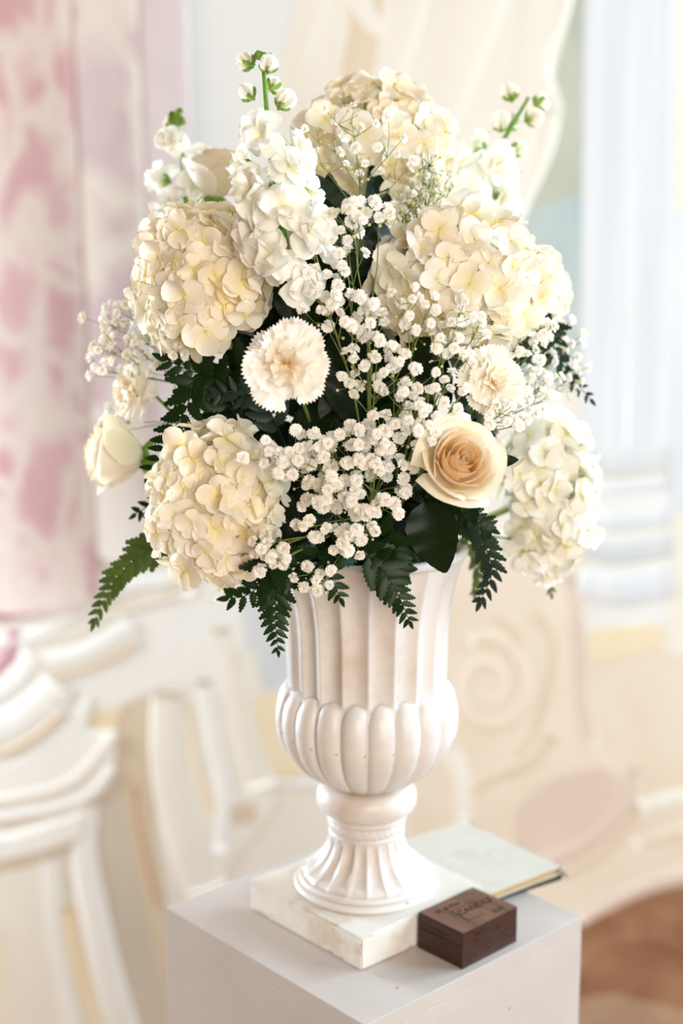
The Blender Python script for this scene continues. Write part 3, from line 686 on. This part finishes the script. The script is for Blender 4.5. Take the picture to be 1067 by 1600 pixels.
rose('cream rose half hidden behind buds at the upper right', (0.032, 0.015, 1.7201), (.15, -.6, .8), .9, 24, M['rosew'], 24, .8)

# ------------------------------------------------------------------ carnations
def carnation(label, c, axis, size, seed):
    rnd = random.Random(seed); c = Vector(c); axis = Vector(axis).normalized(); base = foot_at(c)
    t = thing('carnation', label, 'carnation', tuple(base), 'carnations in the bouquet')
    m4 = frame(axis, 0, size, c-base)
    for n, L, tilt, A, s0, s1, ruf, z0 in ((7, 3.85, .05, .47, .45, 1, .12, -.15), (7, 3.5, .25, .55, .4, 1, .16, 0), (5, 3.0, .5, .7, .3, 1, .24, .1), (4, 2.5, .8, .9, .1, .9, .28, .15), (4, 2.05, 1.1, 1.0, .0, .7, .30, .2), (3, 1.7, 1.4, 1.1, .0, .5, .3, .2)):
        a0 = rnd.uniform(0, 6)
        for k in range(n):
            mb = MB()
            petal_fan(mb, turn(a0+2*PI*k/n+rnd.uniform(-.22, .22), tilt+rnd.uniform(-.2, .2), (0, 0, z0)), L*rnd.uniform(.82, 1.1), A*rnd.uniform(.9, 1.15), rnd.uniform(-.05, .15), rnd.uniform(-.12, .06), ruf*rnd.uniform(.7, 1.5), 9, 22, 7, rnd, s0, s1, .05)
            put('petal', mb.mesh('petal', M['carn'], True, .01), t, m4)
    mb = MB(); mb.tube([(0, 0, -2.2), (0, 0, -1.2), (0, 0, .2)], [.35, .55, .7], 10); put('calyx', mb.mesh('calyx', M['calyx'], True, .01), t, m4)
    stem_part(t, base, c-axis*.02*size, .0022)
    return t
carnation('large white carnation with fringed petals at the centre front', (-0.0744, -0.19, 1.5739), (-.10, -1, .22), .98, 31)
carnation('cream carnation on the left edge, facing left', (-0.2201, -0.03, 1.5332), (-.85, -.6, .15), .82, 32)
carnation('cream carnation on the right, just above the peach cream rose', (0.0976, -0.12, 1.551), (.25, -1, .35), .86, 33)

# ------------------------------------------------------------------ stock spikes
def stock_floret(rnd):
    mb = MB()
    for n, L, tilt, z0 in ((4, 1.8, .05, 0), (4, 1.55, .5, .06), (3, 1.2, 1.0, .1)):
        a0 = rnd.uniform(0, 6)
        for k in range(n):
            petal_disc(mb, turn(a0+2*PI*k/n+rnd.uniform(-.35, .35), tilt+rnd.uniform(-.4, .35), (0, 0, z0)), L*rnd.uniform(.8, 1.15), L*1.1, rnd.uniform(-.3, .6), rnd.uniform(-.5, .2), rnd.uniform(.2, .42), 8, 7, rnd)
    return mb.mesh('floret', M['stock'], True, .01)
SF = [stock_floret(rr) for _ in range(9)]
cb_ = MB()
for k in range(4): petal_disc(cb_, turn(k*PI/2, .95, (0, 0, -.85)), 1.15, .5, -.3, -.2, 0, 2, 4, rr)
cb_.tube([(0, 0, -1.0), (0, 0, -.55), (0, 0, -.1)], [.12, .28, .26], 7); CALYX = cb_.mesh('calyx', M['calyx'], True, .01)
bb = MB()
for k in range(4): petal_disc(bb, turn(k*PI/2, 1.35, (0, 0, 0)), 1.0, .75, -.5, .25, 0, 3, 4, rr)
bb.ball((0, 0, .4), (.26, .26, .5), 6, 5); BUD = bb.mesh('bud', M['calyx'], True, .01)
wbud = MB()
for k in range(5): petal_disc(wbud, turn(k*1.257, 1.2, (0, 0, .1)), 1.35, 1.1, -.35, .18, .05, 4, 5, rr)
for k in range(3): petal_disc(wbud, turn(k*2.1+.4, 1.42, (0, 0, .2)), 1.3, .9, -.4, .1, .05, 4, 5, rr)
WBUD = wbud.mesh('half_open_floret', M['stock'], True, .01)
def stock(label, pts, seed, s_green, s_open, s_full, dens=1.0, scale=1.0):
    """pts from foam end to tip; fractions say where buds end and open florets begin (measured from the tip)"""
    rnd = random.Random(seed); base = Vector(pts[0]); t = thing('stock_spike', label, 'stock flower', tuple(base), 'stock spikes in the bouquet')
    line = bez(pts, 12); mb = MB(); N = len(line)
    mb.tube([p-base for p in line], [.0044-.0026*i/(N-1) for i in range(N)], 7); put('stem', mb.mesh('stem', M['stem']), t)
    total = sum((line[i+1]-line[i]).length for i in range(N-1))
    def at(d):
        for i in range(N-1, 0, -1):
            q = (line[i]-line[i-1]).length
            if d <= q: return line[i].lerp(line[i-1], d/q), (line[i]-line[i-1]).normalized()
            d -= q
        return line[0], Vector((0, 0, 1))
    d = .002; k = rnd.randint(0, 5)
    while d < s_full:
        p, ax = at(d); az = k*2.399963; k += 1
        x = ax.orthogonal().normalized(); y = ax.cross(x); rad = x*math.cos(az)+y*math.sin(az)
        if d < s_green:
            out = rad*.5+ax; put('bud', BUD, t, frame(out, rnd.uniform(0, 6), .58*scale*(1+.5*d/s_green), p+rad*.003-base)); d += .0022
        elif d < s_open:
            out = rad*.8+ax*.75; s_ = rnd.uniform(.9, 1.15)*scale; c = p+rad*.011*scale+ax*.002
            d += .0005
            put('half_open_floret', WBUD, t, frame(out, rnd.uniform(0, 6), s_, c-base)); put('calyx', CALYX, t, frame(out, rnd.uniform(0, 6), .85*scale, c-base+out.normalized()*.006*scale)); d += .0085/dens
        else:
            g_ = min(1, (d-s_open)/.05); out = rad+ax*.25+Vector((0, -.15, 0)); s_ = rnd.uniform(.92, 1.15)*(.98+.22*g_)*scale
            c = p+rad*(.017+.007*g_)*scale
            put('floret', rnd.choice(SF), t, frame(out, rnd.uniform(0, 6), s_, c-base)); put('calyx', CALYX, t, frame(out, rnd.uniform(0, 6), .9*scale, c-base)); d += (.0135-.0075*g_)/dens
    return t
stock('tall white stock spike rising left of centre, in sharp focus', [tuple(foot_at((-0.0664, -0.1, 1.6142))), (-0.0686, -0.03, 1.5639), (-0.0752, -0.125, 1.6476), (-0.0894, -0.125, 1.7367), (-0.0965, -0.115, 1.8213)], 41, .007, .048, .182, .95, 1.05)
stock('stock spike with bare green tip at the left, behind the upright rose', [tuple(foot_at((-0.157, 0.05, 1.6308))), (-0.1716, 0.08, 1.667), (-0.1861, 0.1, 1.735), (-0.1942, 0.105, 1.7932)], 42, .014, .022, .10, .62, 1.0)
stock('leaning stock spike at the upper right, out of focus', [tuple(foot_at((0.0716, 0.05, 1.6308))), (0.0867, 0.09, 1.6669), (0.1143, 0.115, 1.7386), (0.1539, 0.12, 1.8085)], 43, .001, .058, .155, .85, 1.2)

# ------------------------------------------------------------------ baby's breath
def gyp_floret(rnd):
    mb = MB()
    for n, L, tilt, z0, s0 in ((6, .54, .12, 0, .5), (6, .50, .62, .04, .4), (5, .40, 1.05, .06, .0)):
        a0 = rnd.uniform(0, 6)
        for k in range(n):
            petal_fan(mb, turn(a0+2*PI*k/n+rnd.uniform(-.2, .2), tilt+rnd.uniform(-.2, .2), (0, 0, z0)), L*rnd.uniform(.85, 1.1), .66, .12, rnd.uniform(-.3, .05), .05, 2, 6, 3, rnd, s0, 1, .13)
    mb.tube([(0, 0, -.28), (0, 0, -.1), (0, 0, .03)], [.05, .14, .16], 6); n_ = len(mb.v)
    mb.a[-18:] = [0.0]*18
    return mb.mesh('floret', M['gyp'], True, .01)
GF = [gyp_floret(rr) for _ in range(8)]
def babys_breath(label, root, clusters, seed, toward=(0, -1, .1), size=1.02, buds=.5, mind=.0075, extra=()):
    rnd = random.Random(seed); root = Vector(root)
    t = thing('babys_breath_sprig', label, "baby's breath", tuple(root), "baby's breath sprigs in the bouquet")
    pts = [Vector(p) for p in extra]
    for c, rad, n in clusters:
        c = Vector(c); got = 0
        for _ in range(n*30):
            if got >= n: break
            v = Vector((rnd.uniform(-1, 1), rnd.uniform(-1, 1), rnd.uniform(-1, 1)))
            if v.length > 1: continue
            p = c+Vector((v.x*rad[0], v.y*rad[1], v.z*rad[2]))
            if all((p-o).length > mind for o in pts): pts.append(p); got += 1
    # group neighbours, then join the groups back to the root
    def group(ps, size):
        ps = list(ps); out = []
        while ps:
            s_ = max(ps, key=lambda p: (p-root).length); ps.sort(key=lambda p: (p-s_).length)
            out.append(ps[:size]); ps = ps[size:]
        return out
    mb = MB(); bd = MB(); tw = Vector(toward)
    def node(ps, pull):
        m = sum(ps, Vector((0, 0, 0)))/len(ps); d = root-m
        return m+d.normalized()*min(pull, d.length*.6)
    n1 = []
    for g_ in group(pts, 4):
        q = node(g_, .018); n1.append(q)
        for p in g_:
            dirn = ((p-q).normalized()*.7+tw*.8+Vector((rnd.gauss(0, .4), rnd.gauss(0, .4), rnd.gauss(0, .4))))
            put('floret', rnd.choice(GF), t, frame(dirn, rnd.uniform(0, 6.28), size*rnd.uniform(.8, 1.12), p-root))
            mid = (p+q)/2+Vector((rnd.uniform(-.002, .002), 0, -.001))
            mb.tube([q-root, mid-root, p-root-dirn.normalized()*.001], [.00042, .00034, .0003], 4, False)
            while rnd.random() < buds*.55:
                b_ = mid+Vector((rnd.gauss(0, .007), rnd.gauss(0, .006)-.002, rnd.gauss(0, .007)))
                mb.tube([mid-root, b_-root], [.0003, .00025], 3, False); bd.ball(b_-root, rnd.uniform(.0009, .0017), 6, 4)
    n2 = []
    for g_ in group(n1, 3):
        q = node(g_, .035); n2.append(q)
        for p in g_: mb.tube([q-root, (p+q)/2+Vector((0, -.001, .001))-root, p-root], [.0007, .0006, .00045], 4, False)
    n3 = []
    for g_ in group(n2, 3):
        q = node(g_, .05); n3.append(q)
        for p in g_: mb.tube([q-root, (p+q)/2-root, p-root], [.0009, .0008, .0007], 5, False)
    for q in n3: mb.tube([Vector((0, 0, 0)), (q-root)*.5+Vector((0, 0, .003)), q-root], [.0014, .0012, .0009], 5, False)
    put('branching_stem', mb.mesh('branching_stem', M['gstem']), t)
    if bd.v:
        o = put('buds', bd.mesh('buds', M['gbud']), t); o['kind'] = 'stuff'
    return t
RB = tuple(foot_at((0, -.1, 1.4)))
babys_breath("dense mass of baby's breath at the centre front, under the carnation", (UX, -.07, 1.42), [
    ((-0.0331, -0.17, 1.5073), (.058, .036, .018), 26), ((-0.0647, -0.185, 1.4963), (.050, .026, .020), 24), ((-0.017, -0.165, 1.4632), (.046, .040, .040), 56), ((-0.0466, -0.16, 1.4759), (.040, .036, .030), 26), ((0.0096, -0.165, 1.5066), (.028, .025, .030), 20), ((-0.0359, -0.165, 1.4302), (.038, .02, .014), 10)], 51, size=1.03)
babys_breath("airy baby's breath between the carnation and the big right hydrangea", (UX, -.06, 1.45), [
    ((-0.0172, -0.155, 1.6119), (.034, .03, .028), 24), ((-0.0013, -0.16, 1.5727), (.034, .03, .034), 30), ((0.025, -0.17, 1.5446), (.03, .03, .03), 12), ((-0.049, -0.15, 1.63), (.02, .02, .022), 12), ((-0.0278, -0.14, 1.6585), (.020, .02, .026), 12)], 52, size=1.0, mind=.009)
babys_breath("baby's breath spray standing before the dark gap at the upper centre", (UX, -.05, 1.46), [
    ((-0.0174, -0.15, 1.6948), (.028, .015, .012), 16), ((-0.0357, -0.15, 1.6922), (.008, .01, .008), 4)], 53, size=1.05, mind=.009)
babys_breath("thin baby's breath stems crossing the top hydrangea", (UX, -.03, 1.47), [
    ((-0.0248, -0.05, 1.7675), (.052, .02, .030), 15), ((0.0006, -0.05, 1.7429), (.045, .02, .016), 8)], 54, size=.9, buds=1.0, mind=.014)
babys_breath("baby's breath over the face of the largest hydrangea", (.02, -.06, 1.45), [
    ((0.0509, -0.165, 1.6073), (.036, .02, .030), 24), ((0.0247, -0.16, 1.6252), (.018, .012, .012), 5), ((0.076, -0.15, 1.5958), (.02, .015, .02), 10)], 55, size=.92, buds=1.0, mind=.009)
babys_breath("blurred baby's breath fanning out on the left edge", (-.02, -.01, 1.44), [
    ((-0.2183, -0.03, 1.5756), (.045, .03, .028), 46), ((-0.2593, -0.01, 1.5918), (.018, .02, .024), 8), ((-0.2307, 0.0, 1.603), (.02, .02, .018), 12), ((-0.1721, -0.1, 1.5867), (.014, .015, .022), 10), ((-0.2589, -0.02, 1.5541), (.012, .015, .014), 4), ((-0.2551, 0.02, 1.5011), (.014, .01, .016), 8)], 56, toward=(-.5, -.8, .1), size=1.0)
babys_breath("blurred baby's breath spilling over the right side", (.03, -.02, 1.44), [
    ((0.1422, -0.06, 1.5608), (.026, .02, .050), 40), ((0.117, -0.11, 1.5266), (.022, .02, .028), 20), ((0.1769, 0.0, 1.5732), (.024, .02, .036), 22), ((0.1607, 0.0, 1.6149), (.014, .01, .024), 8), ((0.1927, 0.0, 1.5492), (.012, .01, .02), 6)], 57, toward=(.5, -.8, .1), size=1.0)
babys_breath("brownish budded baby's breath at the upper right of the top hydrangea", (.02, -.02, 1.47), [
    ((0.0471, -0.03, 1.7244), (.026, .02, .026), 34), ((0.0325, -0.04, 1.7029), (.026, .015, .010), 16)], 58, size=.62, buds=1.4, mind=.006)
babys_breath("baby's breath resting on the lower left hydrangea", (-.01, -.07, 1.42), [
    ((-0.0891, -0.185, 1.4181), (.018, .010, .018), 14), ((-0.0948, -0.18, 1.4032), (.012, .01, .01), 5)], 59, size=1.0)
babys_breath("baby's breath drooping under the dense mass, over the fern", (UX, -.07, 1.41), [
    ((-0.0549, -0.165, 1.3913), (.022, .012, .022), 9), ((-0.025, -0.165, 1.4191), (.02, .012, .012), 6)], 60, size=1.0, mind=.010)
babys_breath("sparse baby's breath between the rose and the right carnation", (.02, -.07, 1.43), [
    ((0.0533, -0.18, 1.5458), (.022, .015, .022), 12), ((0.0347, -0.19, 1.5208), (.016, .012, .016), 8), ((0.1081, -0.14, 1.5248), (.018, .012, .014), 8)], 61, size=.98, mind=.009)

# ------------------------------------------------------------------ fern fronds
def pinna_mesh(mat, teeth, L, W, rnd, deep=.22):
    """one serrated leaflet along +Y, folded on its midrib"""
    mb = MB(); n = teeth*2; rows = []
    for j in range(n+1):
        v = j/n; w_ = W/2*math.sin(PI*(v**.62)*.97+.05)**.75
        w2 = w_*(1 if j % 2 else 1-deep) if 0 < j < n else w_*.4
        y = v*L; dz = -.10*L*v*v
        rows.append([(-w2, y+(.06*L if j % 2 else 0), dz-.14*w2), (-w2*.5, y+.02*L*(j % 2), dz-.03*w2+.03*w_), (0, y, dz-.02*w_), (w2*.5, y+.02*L*(j % 2), dz-.03*w2+.03*w_), (w2, y+(.06*L if j % 2 else 0), dz-.14*w2)])
    mb.grid(rows); return mb.mesh('leaflet', mat, True, 1)
rp = random.Random(9)
PIN = {k: [pinna_mesh(M[k], 7, 1, .50, rp, .26), pinna_mesh(M[k], 6, 1, .54, rp, .32), pinna_mesh(M[k], 5, 1, .46, rp, .24)] for k in ('fern', 'fernl', 'fernd')}
def fern(label, pts, nrm, seed, Lmax=.032, Lmin=.007, n=11, kind='fern', spread=.85, cat='fern'):
    rnd = random.Random(seed); base = foot_at(pts[0])
    t = thing('fern_frond', label, cat, tuple(base), 'fern fronds in the bouquet')
    line = bez([tuple(base)]+[tuple(p) for p in pts], 10); N = len(line); skip = 8
    mb = MB(); mb.tube([p-base for p in line], [.0011-.0008*i/(N-1) for i in range(N)], 5); put('stem', mb.mesh('stem', M[kind]), t)
    nrm = Vector(nrm).normalized(); m = 0
    seg = line[skip:]; L_ = [0]
    for i in range(1, len(seg)): L_.append(L_[-1]+(seg[i]-seg[i-1]).length)
    for k in range(n):
        f_ = (k/n)**.88; d = f_*L_[-1]
        i = max(j for j in range(len(L_)) if L_[j] <= d+1e-9); i = min(i, len(seg)-2)
        p = seg[i].lerp(seg[i+1], (d-L_[i])/max(1e-6, L_[i+1]-L_[i])); ax = (seg[i+1]-seg[i]).normalized()
        side = ax.cross(nrm).normalized()
        s_ = 1.12*(Lmax+(Lmin-Lmax)*f_)*rnd.uniform(.88, 1.1)
        for sg in (1, -1):
            q = p+ax*(s_*.16*(sg > 0))
            yd = (side*sg*math.sin(spread)+ax*math.cos(spread)+nrm*rnd.uniform(-.12, .28)).normalized()
            zd = (nrm-yd*nrm.dot(yd)+side*rnd.uniform(-.2, .2)).normalized(); zd = (zd-yd*zd.dot(yd)).normalized(); xd = yd.cross(zd)
            m4 = Matrix.Translation(q-base) @ Matrix(((xd.x, yd.x, zd.x), (xd.y, yd.y, zd.y), (xd.z, yd.z, zd.z))).to_4x4() @ Matrix.Scale(s_, 4)
            put('leaflet', rnd.choice(PIN[kind]), t, m4)
    yd = (seg[-1]-seg[-2]).normalized(); zd = (nrm-yd*nrm.dot(yd)).normalized(); xd = yd.cross(zd)
    put('leaflet', PIN[kind][0], t, Matrix.Translation(seg[-1]-yd*.004-base) @ Matrix(((xd.x, yd.x, zd.x), (xd.y, yd.y, zd.y), (xd.z, yd.z, zd.z))).to_4x4() @ Matrix.Scale(Lmin*1.3, 4))
    return t
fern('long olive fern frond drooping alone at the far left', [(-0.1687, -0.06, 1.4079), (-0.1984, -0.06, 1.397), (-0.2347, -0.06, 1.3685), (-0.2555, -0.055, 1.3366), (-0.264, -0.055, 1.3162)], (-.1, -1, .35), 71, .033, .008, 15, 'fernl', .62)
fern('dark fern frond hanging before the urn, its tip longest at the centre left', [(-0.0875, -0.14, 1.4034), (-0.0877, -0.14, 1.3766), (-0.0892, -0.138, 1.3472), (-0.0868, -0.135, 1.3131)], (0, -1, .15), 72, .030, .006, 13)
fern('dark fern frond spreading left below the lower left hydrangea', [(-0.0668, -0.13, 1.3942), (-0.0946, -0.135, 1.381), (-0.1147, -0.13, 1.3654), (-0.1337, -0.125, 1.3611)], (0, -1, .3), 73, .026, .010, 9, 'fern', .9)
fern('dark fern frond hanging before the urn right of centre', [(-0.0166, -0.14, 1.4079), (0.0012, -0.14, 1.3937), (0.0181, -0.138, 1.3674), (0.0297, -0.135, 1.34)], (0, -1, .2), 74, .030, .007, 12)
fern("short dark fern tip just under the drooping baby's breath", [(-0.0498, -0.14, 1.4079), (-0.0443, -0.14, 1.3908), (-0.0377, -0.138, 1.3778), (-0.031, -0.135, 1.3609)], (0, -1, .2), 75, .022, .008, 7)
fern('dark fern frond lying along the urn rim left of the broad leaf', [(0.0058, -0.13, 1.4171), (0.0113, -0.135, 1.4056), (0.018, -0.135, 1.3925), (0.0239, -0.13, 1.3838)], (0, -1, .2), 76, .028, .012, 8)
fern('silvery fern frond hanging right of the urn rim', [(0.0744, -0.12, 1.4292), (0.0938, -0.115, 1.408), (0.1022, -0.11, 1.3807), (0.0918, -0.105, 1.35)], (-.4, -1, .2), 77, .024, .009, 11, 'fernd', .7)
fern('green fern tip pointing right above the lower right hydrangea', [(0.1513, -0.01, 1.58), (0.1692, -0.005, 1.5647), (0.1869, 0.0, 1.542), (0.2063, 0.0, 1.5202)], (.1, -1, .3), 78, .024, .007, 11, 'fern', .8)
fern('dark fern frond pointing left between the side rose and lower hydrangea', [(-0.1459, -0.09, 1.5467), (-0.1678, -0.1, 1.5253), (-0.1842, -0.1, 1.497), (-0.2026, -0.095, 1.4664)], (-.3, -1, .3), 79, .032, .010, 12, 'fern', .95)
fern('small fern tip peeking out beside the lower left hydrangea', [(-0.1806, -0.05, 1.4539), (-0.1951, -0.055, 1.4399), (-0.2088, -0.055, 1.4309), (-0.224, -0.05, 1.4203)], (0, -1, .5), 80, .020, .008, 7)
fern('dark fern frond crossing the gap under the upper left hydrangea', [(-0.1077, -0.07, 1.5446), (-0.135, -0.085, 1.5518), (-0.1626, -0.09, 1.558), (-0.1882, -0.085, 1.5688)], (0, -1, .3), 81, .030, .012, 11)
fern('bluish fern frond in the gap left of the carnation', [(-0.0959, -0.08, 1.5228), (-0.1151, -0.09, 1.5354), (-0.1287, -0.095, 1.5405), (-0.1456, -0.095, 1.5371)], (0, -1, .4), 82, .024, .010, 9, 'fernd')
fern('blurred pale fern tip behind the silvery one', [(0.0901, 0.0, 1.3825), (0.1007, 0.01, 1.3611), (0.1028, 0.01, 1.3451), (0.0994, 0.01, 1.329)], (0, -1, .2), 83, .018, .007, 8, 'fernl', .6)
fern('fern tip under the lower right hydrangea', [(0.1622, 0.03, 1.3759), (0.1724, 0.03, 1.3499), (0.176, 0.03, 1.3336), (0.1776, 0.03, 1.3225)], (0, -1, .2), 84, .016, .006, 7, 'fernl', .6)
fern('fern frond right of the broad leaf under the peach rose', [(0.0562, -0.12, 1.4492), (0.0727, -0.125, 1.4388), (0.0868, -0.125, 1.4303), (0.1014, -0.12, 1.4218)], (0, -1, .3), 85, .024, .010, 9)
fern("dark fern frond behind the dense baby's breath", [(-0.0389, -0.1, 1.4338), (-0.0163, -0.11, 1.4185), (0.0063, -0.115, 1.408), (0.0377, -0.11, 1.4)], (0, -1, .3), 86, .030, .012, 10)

# ------------------------------------------------------------------ broad leaves
def leaf_mesh(L, W, mat, fold=.25, droop=.25, teeth=9):
    mb = MB(); n = teeth*2; rows = []
    for j in range(n+1):
        v = j/n; w_ = W/2*math.sin(PI*(v**.7)*.975+.04)**.8; a = w_*(1 if j % 2 else .95)
        z = -droop*L*v*v; rows.append([(u*a, v*L, z+fold*abs(u)*w_+.05*w_*math.sin(v*22)*abs(u)) for u in (-1, -.66, -.33, 0, .33, .66, 1)])
    mb.grid(rows); return mb.mesh('leaf', mat, True, 1)
LEAFM = [leaf_mesh(1, .62, M['leaf'], .22, .2), leaf_mesh(1, .55, M['leaf'], .3, .3), leaf_mesh(1, .7, M['leaf'], .15, .25)]
def put_leaf(t, base, p, tipdir, nrm, L, mesh):
    yd = Vector(tipdir).normalized(); zd = Vector(nrm); zd = (zd-yd*zd.dot(yd)).normalized(); xd = yd.cross(zd)
    return put('leaf', mesh, t, Matrix.Translation(Vector(p)-base) @ Matrix(((xd.x, yd.x, zd.x), (xd.y, yd.y, zd.y), (xd.z, yd.z, zd.z))).to_4x4() @ Matrix.Scale(L, 4))
def leaf_sprig(label, tip, leaves, group='leaf sprigs in the bouquet'):
    base = foot_at(tip); t = thing('leaf_sprig', label, 'foliage', tuple(base), group)
    stem_part(t, base, tip, .0018, M['leaf'], 0)
    for p, td, nr, L, k in leaves: put_leaf(t, base, p, td, nr, L, LEAFM[k])
    return t
leaf_sprig('large glossy dark leaf hanging over the urn rim below the peach rose', (0.0414, -0.135, 1.4464), [((0.0394, -0.14, 1.4502), (.30, -.12, -1), (-.1, -1, .15), .066, 2)])
leaf_sprig('small dark leaf poking out right of the peach rose', (0.1035, -0.13, 1.4836), [((0.1013, -0.135, 1.4844), (1, 0, .15), (0, -1, .3), .020, 1)])
leaf_sprig('bright green leaf under the peach rose', (0.0747, -0.15, 1.4576), [((0.0726, -0.155, 1.4558), (.5, -.1, -1), (0, -1, .2), .026, 1)])
leaf_sprig("upright green blades beside the stock stem", (-0.068, -0.08, 1.6187), [((-0.0731, -0.1, 1.6033), (-.12, -.1, 1), (0, -1, 0), .055, 1), ((-0.0623, -0.09, 1.5971), (.15, -.1, 1), (0, -1, 0), .05, 1)])
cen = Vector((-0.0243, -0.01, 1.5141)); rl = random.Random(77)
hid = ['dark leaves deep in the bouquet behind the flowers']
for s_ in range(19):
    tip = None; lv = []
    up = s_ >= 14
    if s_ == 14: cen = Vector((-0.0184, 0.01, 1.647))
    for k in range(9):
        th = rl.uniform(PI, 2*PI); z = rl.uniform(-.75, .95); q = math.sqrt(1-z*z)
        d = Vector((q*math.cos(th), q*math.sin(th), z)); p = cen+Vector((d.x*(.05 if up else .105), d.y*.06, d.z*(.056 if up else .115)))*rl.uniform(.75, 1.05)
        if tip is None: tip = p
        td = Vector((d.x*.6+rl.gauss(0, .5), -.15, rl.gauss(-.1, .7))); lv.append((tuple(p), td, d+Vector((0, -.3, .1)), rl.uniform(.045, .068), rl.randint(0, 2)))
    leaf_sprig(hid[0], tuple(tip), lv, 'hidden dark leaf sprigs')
